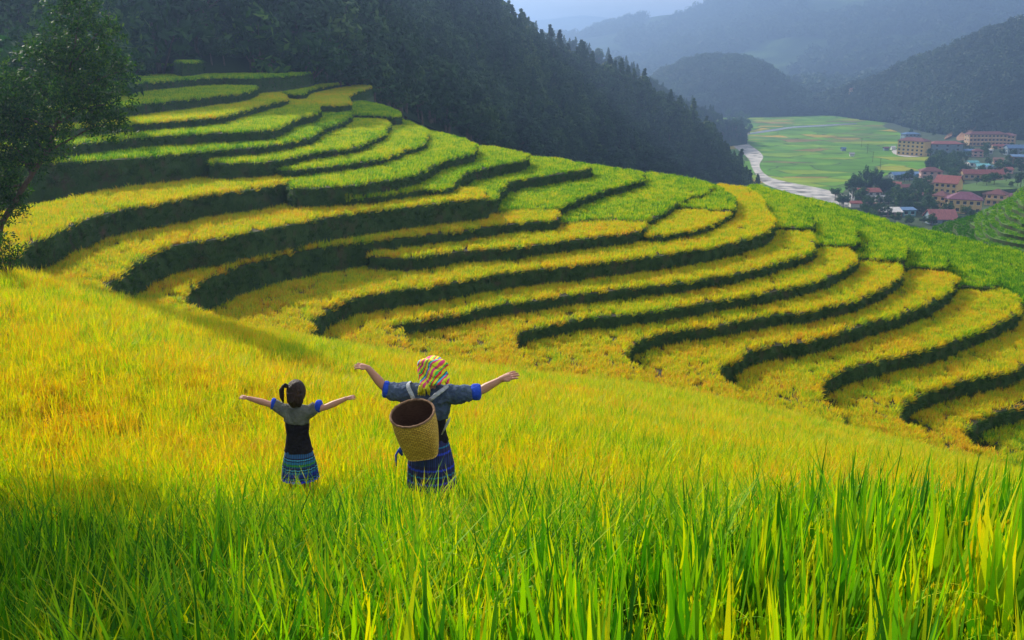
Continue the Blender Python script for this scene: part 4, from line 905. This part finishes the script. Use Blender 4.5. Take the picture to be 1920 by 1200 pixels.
def mat_skirt(name, stops, zlo, zhi, pleat_shade):
    m, nt, out = nodes(name); L = nt.links; p = nt.nodes.new('ShaderNodeBsdfPrincipled'); p.inputs['Roughness'].default_value = .85
    tc = nt.nodes.new('ShaderNodeTexCoord'); sx = nt.nodes.new('ShaderNodeSeparateXYZ'); L.new(tc.outputs['Object'], sx.inputs[0])
    mr = nt.nodes.new('ShaderNodeMapRange'); mr.inputs[1].default_value = zlo; mr.inputs[2].default_value = zhi; L.new(sx.outputs['Z'], mr.inputs[0])
    r = ramp(nt, stops, 'CONSTANT'); L.new(mr.outputs[0], r.inputs[0])
    wv = nt.nodes.new('ShaderNodeTexWave'); wv.inputs['Scale'].default_value = pleat_shade; wv.inputs['Distortion'].default_value = 1.0; wv.bands_direction = 'X'; L.new(tc.outputs['Object'], wv.inputs['Vector'])
    r2_ = ramp(nt, [(0, (.35, .35, .4)), (.5, (1, 1, 1)), (.9, (1, 1, 1)), (1, (.4, .6, 1.3))]); L.new(wv.outputs['Fac'], r2_.inputs[0])  # shade of the pleats put into the colour as dark bands, plus blue stripes
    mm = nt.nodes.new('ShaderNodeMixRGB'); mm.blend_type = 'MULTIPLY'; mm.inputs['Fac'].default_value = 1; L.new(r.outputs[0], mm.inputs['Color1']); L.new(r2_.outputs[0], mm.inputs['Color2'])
    L.new(mm.outputs[0], p.inputs['Base Color']); L.new(p.outputs[0], out.inputs[0]); return m
nb, bl, tl, gr, cy, bk = (.02, .025, .12), (.025, .06, .60), (.02, .20, .38), (.03, .34, .07), (.08, .42, .62), (.01, .015, .07)
M_skirtA = mat_skirt('adult_skirt', [(0, nb), (.05, bl), (.08, nb), (.16, tl), (.18, nb), (.26, bl), (.29, nb), (.34, (.02,.04,.16)), (.45, nb), (.50, bl), (.53, nb), (.60, tl), (.62, nb), (.72, bl), (.75, nb), (.82, tl), (.84, nb), (.92, bl), (.95, nb)], .28, .92, 16)
M_skirtC = mat_skirt('child_skirt', [(0, (.015, .05, .85)), (.24, bk), (.27, tl), (.31, bk), (.34, (.01, .04, .35)), (.44, tl), (.50, bk), (.53, cy), (.56, bk), (.60, (.012, .07, .22)), (.65, gr), (.68, (.05, .22, .05)), (.71, tl), (.78, bk), (.81, cy), (.84, bk), (.88, (.03, .12, .30))], .17, .52, 18)
def remesh(o, vox, sm=3):
    md = o.modifiers.new('remesh', 'REMESH'); md.mode = 'VOXEL'; md.voxel_size = vox; md.use_smooth_shade = True
    md2 = o.modifiers.new('smooth', 'SMOOTH'); md2.factor = .5; md2.iterations = sm
def hand(b, wrist, tip, n_up, sc_, thumb_side, curl=.35):
    """palm, four fingers of different length with bends, and a thumb from the side of the palm"""
    w = Vector(wrist); d = (Vector(tip)-w); Ls = d.length; d.normalize(); side = d.cross(n_up).normalized(); nup = side.cross(d).normalized()
    pl = Ls*.5; r = Ls*.058
    L0 = Ls
    b.tube([w-d*Ls*.08, w+d*pl*.35, w+d*pl], [(Ls*.12, Ls*.12), (Ls*.2, Ls*.1), (Ls*.23, Ls*.085)] if False else [Ls*.16, Ls*.19, Ls*.17], 10)
    for k in range(4):
        off = (k-1.5)*Ls*.15; ln = Ls*(.42, .5, .47, .36)[k if thumb_side < 0 else 3-k]; st = w+d*pl*.75+side*off*.85
        b.tube([w+d*pl*.3+side*off*.6, w+d*pl*.9+side*off], [r*1.9, r*1.6], 8)
        dd = (d+side*(k-1.5)*.12).normalized(); c = curl*random.uniform(.6, 1.3)
        p1 = w+d*pl*.9+side*off; p2 = p1+dd*ln*.42; d2 = (dd-nup*c).normalized(); p3 = p2+d2*ln*.32; d3 = (d2-nup*c).normalized(); p4 = p3+d3*ln*.26
        b.tube([p1, p2, p3, p4], [r*1.25, r*1.15, r, r*.7], 8)
    ts = side*thumb_side; p1 = w+d*pl*.25+ts*Ls*.12; p2 = p1+(d*.8+ts*.75).normalized()*Ls*.2; p3 = p2+(d+ts*.2-nup*.2).normalized()*Ls*.17
    b.tube([w+d*pl*.15, p1, p2, p3], [r*1.8, r*1.7, r*1.35, r*.9], 8)
def head(b, c, r, yaw):
    """c centre, r half width; face looks along +y turned by yaw"""
    Rm = Matrix.Rotation(yaw, 3, 'Z'); c = Vector(c)
    b.ell(c, (r, r*1.18, r*1.3), 18, 12, rot=Rm)
    g = lambda x, y, z: c+Rm @ Vector((x*r, y*r, z*r))
    b.ell(g(0, .45, -.75), (r*.62, r*.62, r*.55), 12, 8, rot=Rm)             # jaw
    b.tube([g(0, 1.12, .15), g(0, 1.28, -.12), g(0, 1.38, -.3), g(0, 1.1, -.42)], [r*.1, r*.12, r*.17, r*.1], 8)   # nose
    b.ell(g(0, 1.02, -.68), (r*.30, r*.14, r*.10), 10, 6, rot=Rm)            # mouth
    b.ell(g(0, .93, -1.08), (r*.26, r*.2, r*.18), 10, 6, rot=Rm)             # chin
    for s_ in (-1, 1):
        b.ell(g(s_*1.02, .05, -.15), (r*.13, r*.24, r*.34), 10, 7, rot=Rm)   # ears
        b.ell(g(s_*.42, 1.0, .18), (r*.26, r*.14, r*.09), 8, 6, rot=Rm)      # brows
    return g
def cloth_tube(sections, seg=40, pleats=0, pa=0.0, seed=0, wr=.0):
    """sections: (cx, cy, z, rx, ry); returns MB of an open tube closed at top by a cap inside"""
    b = MB(); n = len(sections)
    for i, (cx, cy, z, rx, ry) in enumerate(sections):
        for k in range(seg):
            q = 2*math.pi*k/seg; f_ = 1+pa*math.sin(pleats*q+seed)*(i/(n-1))+wr*noise.noise(Vector((math.cos(q)*2, math.sin(q)*2, z*6+seed)))
            b.v.append((cx+rx*f_*math.cos(q), cy+ry*f_*math.sin(q), z+ (.006*math.sin(pleats*q*1.0+1) if i == n-1 else 0)))
    for i in range(n-1):
        for k in range(seg): a0 = i*seg+k; a1 = i*seg+(k+1) % seg; b.f.append((a0, a1, a1+seg, a0+seg)); b.m.append(0)
    return b
def person(px, Y0, zfoot, J, child):
    """J: joints given in photo pixels with a depth offset; everything becomes metres round the feet"""
    x0 = PY(px, 800, Y0).x; root = empty('person', (x0, Y0, zfoot)); o0 = Vector((x0, Y0, zfoot))
    def j(u, v, dy=0.0): return PY(u, v, Y0+dy)-o0
    k = .72 if child else 1.0
    H = {n_: j(*q) for n_, q in J.items()}
    b = MB()
    g = head(b, H['head'], .086*(.92 if child else 1), J_yaw[child])
    b.tube([H['head']+Vector((0, -.02, -.05)), H['neck'], H['neck']+Vector((0, 0, -.06))], [.055*k, .05*k, .07*k], 12)
    cx = (H['shL'].x+H['shR'].x)/2; zs_ = H['neck'].z-.05*k; hipz = H['hip'].z; hx = H['hip'].x
    b.tube([(cx, 0, zs_), (cx, 0, zs_-.06*k), (cx, 0, zs_-.2*k), (hx, 0, (hipz+zs_)*.5), (hx, 0, hipz+.04), (hx, 0, hipz-.08*k)], [(.10*k, .08*k), (.155*k, .09*k), (.15*k, .10*k), (.125*k, .09*k), (.15*k, .105*k), (.14*k, .10*k)], 18)
    for s_ in ('L', 'R'):
        S, E, Wr, Tp = H['sh'+s_], H['el'+s_], H['wr'+s_], H['tip'+s_]
        b.tube([Vector((cx, 0, zs_-.05*k)), S, S.lerp(E, .5), E, E.lerp(Wr, .35), Wr], [.06*k, .056*k, .05*k, .041*k, .045*k, .028*k], 12)
        hand(b, Wr, Tp, Vector((0, -.35, 1)).normalized(), 1, (-1 if s_ == 'L' else 1), .25 if not child else .5)
        lx = hx+(-.085 if s_ == 'L' else .085)*k*1.1
        b.tube([(lx*.9+hx*.1, 0, hipz), (lx, .01, hipz*.55), (lx, 0, hipz*.5), (lx, -.015, hipz*.33), (lx, 0, .07*k), (lx, 0, .03)], [.08*k, .062*k, .05*k, .05*k, .032*k, .034*k], 12)
        b.tube([(lx, -.05*k, .03), (lx, .04*k, .035), (lx, .13*k, .025)], [.03*k, .036*k, .028*k], 10)
    o = b.build('body', M_skin, root, True); remesh(o, .0042, 1)
    for s_ in (-1, 1):
        e_ = MB(); e_.ell(g(s_*.4, 1.06, .04), (.012, .008, .008), 8, 6); e_.build('eye', M_eye, root, True)
    return root, H, j, cx, zs_, hipz, hx, k, g
J_yaw = {True: R(-22), False: R(8)}
ZA = PY(812, 952, 8.9).z; ZC = PY(556, 937, 9.0).z
JA = dict(head=(813, 697, 0), neck=(808, 722, 0), shL=(766, 732, 0), shR=(846, 735, 0), elL=(722, 728, .02), wrL=(689, 689, .03), tipL=(662, 684, .03), elR=(896, 735, .02), wrR=(940, 711, .03), tipR=(975, 699, .03), hip=(806, 826, 0))
root, H, j, cx, zs_, hipz, hx, k, g = person(812, 8.9, ZA, JA, False)
tag(root, 'woman in a colourful headscarf and blue skirt with her arms spread wide', 'person')
# blouse with wide short sleeves
b = MB(); zb = j(812, 778).z
b.tube([(cx, 0, zs_+.035), (cx, 0, zs_), (cx+.005, 0, zs_-.07), (cx+.01, 0, zs_-.16), (hx+.005, 0, zb)], [(.06, .05), (.13, .095), (.19, .125), (.185, .135), (.168, .128)], 24)
for s_, cz in (('L', j(727, 732, .02)), ('R', j(886, 735, .02))):
    S = H['sh'+s_]; b.tube([Vector((cx, 0, zs_-.07)), S+Vector((0, 0, -.02)), S.lerp(cz, .5)+Vector((0, 0, -.02)), cz+Vector((0, 0, -.004))], [.105, .10, .09, .077], 18)
o = b.build('blouse', M_blouse, root, True); remesh(o, .009, 3)
tex = bpy.data.textures.new('folds', 'CLOUDS'); tex.noise_scale = .06
md = o.modifiers.new('folds', 'DISPLACE'); md.texture = tex; md.strength = .045; md.mid_level = .5
for (a_, c_, r_) in ((j(731, 731, .02), j(717, 729, .02), .082), (j(881, 735, .02), j(904, 735, .02), .08)):
    d_ = (c_-a_)
    b = MB(); b.tube([a_, a_+d_*.5, c_], [r_*.97, r_*1.03, r_], 20); o = b.build('cuff', M_cuff, root, True); 
    md = o.modifiers.new('s', 'SUBSURF'); md.levels = 1; md.render_levels = 2
# black vest down to the hips
zt_ = zb+.03; zw = j(812, 824).z
b = cloth_tube([(hx+.004, 0, zt_, .150, .115), (hx+.004, 0, zb-.05, .160, .125), (hx, 0, (zb+zw)/2, .148, .118), (hx, 0, zw+.03, .165, .13), (hx, 0, zw-.01, .176, .14)], 36, 5, .03, 2, .08); b.build('vest', M_vest, root, True)
zh = j(812, 909).z
b = cloth_tube([(hx, 0, zw+.02, .160, .125), (hx, 0, zw-.05, .185, .15), (hx+.006, 0, (zw+zh)/2, .215, .18), (hx+.01, 0, zh, .235, .2)], 120, 22, .05, 0, .03); b.build('skirt', M_skirtA, root, True)
b = MB(); q = j(752, 835); b.tube([q+Vector((.03, -.1, .05)), q+Vector((0, -.1, -.02)), q+Vector((.02, -.1, -.06))], [.012, .025, .012], 8)
b.tube([q+Vector((-.01, -.1, 0)), q+Vector((-.04, -.1, -.06)), q+Vector((-.04, -.1, -.17))], [.008, .01, .006], 6); b.build('sash', M_cuff, root, True)
# headscarf: a wrapped, knotted checked cloth
m, nt, out = nodes('checked_scarf'); L = nt.links; p = nt.nodes.new('ShaderNodeBsdfPrincipled'); p.inputs['Roughness'].default_value = .9
tc = nt.nodes.new('ShaderNodeTexCoord'); nz = nt.nodes.new('ShaderNodeTexNoise'); nz.inputs['Scale'].default_value = 7; L.new(tc.outputs['Object'], nz.inputs['Vector'])
vm = nt.nodes.new('ShaderNodeVectorMath'); vm.operation = 'MULTIPLY_ADD'; vm.inputs[1].default_value = (.07, .07, .07); L.new(nz.outputs['Color'], vm.inputs[0]); L.new(tc.outputs['Object'], vm.inputs[2])
def wave(dirr, sc_, rot):
    mp = nt.nodes.new('ShaderNodeMapping'); mp.inputs['Rotation'].default_value = rot; L.new(vm.outputs[0], mp.inputs[0])
    w = nt.nodes.new('ShaderNodeTexWave'); w.wave_profile = 'SAW'; w.bands_direction = dirr; w.inputs['Scale'].default_value = sc_; w.inputs['Distortion'].default_value = .6; L.new(mp.outputs[0], w.inputs['Vector']); return w.outputs['Fac']
pk, yl, cyn, gn, wh, bk2, rd = (.9, .08, .28), (.95, .9, .04), (.03, .55, .8), (.1, .7, .15), (.9, .85, .8), (.02, .02, .05), (.9, .04, .08)
ra = ramp(nt, [(0, pk), (.18, yl), (.34, pk), (.45, cyn), (.54, bk2), (.58, yl), (.7, rd), (.8, gn), (.88, yl)], 'CONSTANT'); L.new(wave('Z', 2.4, (.6, .9, 0)), ra.inputs[0])
rb = ramp(nt, [(0, (1, 1, 1)), (.4, (.25, .7, 1)), (.5, (1, 1, .3)), (.66, (1, 1, 1)), (.85, (.15, .12, .2)), (.9, (1, .5, .7))], 'CONSTANT'); L.new(wave('X', 2.6, (0, .9, .7)), rb.inputs[0])
mm = nt.nodes.new('ShaderNodeMixRGB'); mm.blend_type = 'MULTIPLY'; mm.inputs['Fac'].default_value = .6; L.new(ra.outputs[0], mm.inputs['Color1']); L.new(rb.outputs[0], mm.inputs['Color2']); L.new(mm.outputs[0], p.inputs['Base Color']); L.new(p.outputs[0], out.inputs[0])
M_scarf = m
b = MB(); hc = H['head']; random.seed(4)
b.ell(hc+Vector((0, -.02, .035)), (.125, .135, .125), 20, 14)
for a0, tl_, rr in ((0, .25, .118), (.9, -.3, .12), (2.0, .35, .115), (2.8, -.1, .12)):
    pts = []
    for i in range(9):
        q = a0+math.pi*i/8*1.1-.3; pts.append(hc+Vector((math.cos(q)*rr, -.03-abs(math.sin(q))*.09, .03+math.sin(q)*rr*.8*math.cos(tl_)+math.cos(q)*tl_*.15)))
    b.tube(pts, [.02]+[.032]*7+[.02], 10)
b.tube([hc+Vector((-.09, -.08, -.02)), hc+Vector((-.085, -.12, -.08)), hc+Vector((-.06, -.12, -.12))], [.03, .04, .035], 10)
b.tube([hc+Vector((.10, -.05, .02)), hc+Vector((.125, -.06, -.05)), hc+Vector((.13, -.06, -.10))], [.03, .032, .015], 10)
o = b.build('headscarf', M_scarf, root, True); remesh(o, .007, 2)
b = MB(); tp_ = j(795, 715, -.12)
for i in range(60):
    a = random.uniform(-.9, .9); e_ = tp_+Vector((math.sin(a)*.075, random.uniform(-.03, .02), -.085-.04*math.cos(a)+random.uniform(-.02, .02)))
    b.tube([tp_+Vector((random.uniform(-.025, .025), random.uniform(-.02, .02), 0)), tp_.lerp(e_, .5)+Vector((math.sin(a)*.02, -.015, 0)), e_], [.006, .007, .003], 4)
tag(b.build('tassel', mat_cloth('tassel_yellow', (.55, .5, .03), (.75, .7, .06), scale=60), root, True), 'bright yellow tassel hanging from the scarf')
# shoes
b = MB()
for s_ in (-1, 1): 
    b = MB(); lx = hx+s_*.094; b.tube([(lx, -.07, .04), (lx, .03, .045), (lx, .16, .03)], [.036, .044, .03], 12); b.build('shoe', M_dark, root, True)

# woven basket carried on her back: a thing of its own
bc = PY(773, 775, 8.9-.39); bk_r = empty('woven_basket', bc); tag(bk_r, 'tall tan woven bamboo back basket, empty, hanging on the woman by two pale straps', 'basket')
ax = Vector((.085, .19, -.50)).normalized(); Lb = .46; e1 = Vector((1, 0, 0)); e1 = (e1-ax*e1.dot(ax)).normalized(); e2 = ax.cross(e1).normalized()
m, nt, out = nodes('woven_bamboo'); L = nt.links; p = nt.nodes.new('ShaderNodeBsdfPrincipled'); p.inputs['Roughness'].default_value = .55
tc = nt.nodes.new('ShaderNodeTexCoord'); br_ = nt.nodes.new('ShaderNodeTexBrick'); br_.inputs['Scale'].default_value = 1; br_.offset = .5
br_.inputs['Color1'].default_value = (.74, .47, .10, 1); br_.inputs['Color2'].default_value = (.54, .31, .06, 1); br_.inputs['Mortar'].default_value = (.12, .06, .02, 1)
br_.inputs['Mortar Size'].default_value = .0022; br_.inputs['Brick Width'].default_value = .04; br_.inputs['Row Height'].default_value = .021
L.new(tc.outputs['UV'], br_.inputs['Vector']); L.new(br_.outputs['Color'], p.inputs['Base Color']); bp_ = nt.nodes.new('ShaderNodeBump'); bp_.inputs['Strength'].default_value = .9; bp_.inputs['Distance'].default_value = .004; bp_.invert = True
L.new(br_.outputs['Fac'], bp_.inputs['Height']); L.new(bp_.outputs[0], p.inputs['Normal']); L.new(p.outputs[0], out.inputs[0]); M_weave = m
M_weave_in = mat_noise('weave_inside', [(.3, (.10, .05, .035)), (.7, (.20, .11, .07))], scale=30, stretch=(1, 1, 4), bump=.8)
M_rim = mat_noise('basket_rim', [(.3, (.22, .12, .07)), (.7, (.42, .26, .16))], scale=60, bump=.8)
def ring(t, inset=0.0):
    r0 = .205*(1-t)+.150*t+.012*math.sin(math.pi*t)-inset; n_ = 2+2.2*t; pts = []
    for k_ in range(56):
        q = 2*math.pi*k_/56; c_, s2 = math.cos(q+.785*0), math.sin(q); dn = (abs(c_)**n_+abs(s2)**n_)**(1/n_); pts.append(ax*(Lb*t)+e1*(r0*c_/dn)+e2*(r0*s2/dn*(.93)))
    return pts
def shell(inset, flip, name, mat, tbot):
    me = bpy.data.meshes.new(name); V = []; Fc = []; UV = []
    N_ = 14
    for i in range(N_+1): V += ring(tbot*i/N_, inset)
    for i in range(N_):
        for k_ in range(56):
            a = i*56+k_; b2 = i*56+(k_+1) % 56; q = (a, b2, b2+56, a+56); uv = [(k_/56*1.2, Lb*i/N_), ((k_+1)/56*1.2, Lb*i/N_), ((k_+1)/56*1.2, Lb*(i+1)/N_), (k_/56*1.2, Lb*(i+1)/N_)]
            if flip: q = q[::-1]; uv = uv[::-1]
            Fc.append(q); UV += uv
    q = tuple(N_*56+k_ for k_ in range(56)); q = q if not flip else q[::-1]; Fc.append(q[::-1]); UV += [(V[i].x, V[i].y) for i in q[::-1]]
    me.from_pydata([tuple(v_) for v_ in V], [], Fc); me.materials.append(mat); ul = me.uv_layers.new(name='UVMap'); ul.data.foreach_set('uv', np.array(UV, dtype=np.float32).ravel())
    me.polygons.foreach_set('use_smooth', [True]*len(me.polygons)); o = bpy.data.objects.new(name, me); COL.objects.link(o); o.parent = bk_r; return o
shell(0, True, 'basket_wall', M_weave, 1.0); shell(.008, False, 'basket_lining', M_weave_in, .97)
b = MB(); rp_ = ring(0, .003); rp_.append(rp_[0]); rp_.append(rp_[1]); b.tube([q+Vector((0, 0, .002*math.sin(i*2.1))) for i, q in enumerate(rp_)], [.0115]*len(rp_), 8); b.build('rim', M_rim, bk_r, True)
def strap(pts, w):
    b = MB(); P_ = [PY(u, v, 8.9+dy)-bc for u, v, dy in pts]
    for i in range(len(P_)-1):
        for q in range(4):
            pass
    b.tube(P_, [(w, .006)]*len(P_), 8); return b
b = strap([(776, 750, -.17), (771, 738, -.15), (766, 728, -.13), (765, 720, -.08), (768, 716, 0), (772, 722, .08)], .02); b.build('strap', M_strap, bk_r, True)
b = strap([(803, 753, -.17), (818, 740, -.15), (830, 731, -.13), (838, 724, -.07), (840, 721, 0), (838, 727, .08)], .02); b.build('strap', M_strap, bk_r, True)
b = MB(); q0, q1 = PY(828, 815, 8.72)-bc, PY(844, 783, 8.75)-bc; b.tube([q0, q0.lerp(q1, .5), q0.lerp(q1, .8), q1], [.004, .012, .014, .003], 6)
tag(b.build('loose_cord', M_strap, bk_r, True), 'pale frayed cord end beside the basket')

# the child
JC = dict(head=(556, 735, 0), neck=(556, 758, 0), shL=(531, 767, 0), shR=(581, 770, 0), elL=(503, 757, .0), wrL=(464, 746, .03), tipL=(446, 743, .03), elR=(612, 763, .0), wrR=(650, 747, .03), tipR=(669, 743, .03), hip=(560, 842, 0))
root, H, j, cx, zs_, hipz, hx, k, g = person(558, 9.0, ZC, JC, True)
tag(root, 'girl with a ponytail and short striped blue skirt with her arms held out', 'person')
b = MB(); zb = j(556, 791).z
b.tube([(cx, 0, zs_+.03), (cx, 0, zs_), (cx, 0, zs_-.05), (cx, 0, zs_-.09), (hx-.005, 0, zb)], [(.05, .045), (.10, .07), (.132, .088), (.13, .092), (.118, .09)], 24)
for s_, cz in (('L', j(514, 757, .02)), ('R', j(594, 761, .02))):
    S = H['sh'+s_]; b.tube([Vector((cx, 0, zs_-.045)), S+Vector((0, 0, -.012)), S.lerp(cz, .5)+Vector((0, 0, -.008)), cz], [.075, .066, .06, .053], 16)
o = b.build('blouse', M_blouse2, root, True); remesh(o, .007, 3)
md = o.modifiers.new('folds', 'DISPLACE'); md.texture = tex; md.strength = .02; md.mid_level = .5
for (a_, c_, r_) in ((j(518, 758, .02), j(507, 756, .01), .057), (j(591, 761, .02), j(604, 762, .01), .062)):
    b = MB(); b.tube([a_, a_.lerp(c_, .5), c_], [r_*.95, r_*1.03, r_], 18); o = b.build('cuff', M_cuff, root, True); md = o.modifiers.new('s', 'SUBSURF'); md.levels = 1; md.render_levels = 2
zw = j(556, 843).z
b = cloth_tube([(hx-.004, 0, zb+.03, .108, .082), (hx-.003, 0, zb-.03, .116, .09), (hx-.002, 0, (zb+zw)/2+.02, .105, .085), (hx, 0, zw+.03, .128, .1), (hx, 0, zw-.01, .137, .108)], 32, 4, .03, 1, .07); b.build('vest', M_vest, root, True)
zh = j(556, 896).z
b = cloth_tube([(hx, 0, zw+.015, .125, .098), (hx, 0, zw-.05, .140, .112), (hx, 0, (zw+zh)/2, .157, .13), (hx, 0, zh, .178, .15)], 108, 16, .06, 0, .03); b.build('skirt', M_skirtC, root, True)
b = MB(); hc = H['head']; b.ell(hc+Vector((0, -.018, .012)), (.093, .105, .118), 22, 14)
b.tube([hc+Vector((-.03, -.085, .02)), hc+Vector((-.02, -.10, -.05)), hc+Vector((-.01, -.085, -.115))], [.05, .055, .03], 12)
b.tube([hc+Vector((.03, -.08, .0)), hc+Vector((.035, -.09, -.07)), hc+Vector((.03, -.07, -.12))], [.05, .045, .02], 12)
o = b.build('hair', M_hair, root, True); remesh(o, .006, 1)
b = MB(); b.tube([hc+Vector((-.07, -.05, .075)), hc+Vector((-.105, -.06, .085)), hc+Vector((-.128, -.06, .04)), hc+Vector((-.128, -.06, -.03)), hc+Vector((-.115, -.07, -.085))], [.02, .015, .025, .022, .006], 12); b.build('ponytail', M_hair, root, True)
b = MB(); b.ell(hc+Vector((-.09, -.052, .082)), (.02, .024, .024), 10, 8); b.build('hair_tie', M_vest, root, True)

# ------------------------------------------------------------------ haze
hz = MB(); hz.box((0, 4500, 92), (20000, 9800, 360))
M_hz, nt, out = nodes('haze_air'); pv = nt.nodes.new('ShaderNodeVolumePrincipled'); pv.inputs['Density'].default_value = 0.00044; pv.inputs['Anisotropy'].default_value = 0.68
pv.inputs['Color'].default_value = (.36, .57, 1, 1); nt.links.new(pv.outputs[0], out.inputs['Volume'])
tag(hz.build('haze', M_hz), 'thin bluish haze filling the valley', 'haze', kind='stuff')
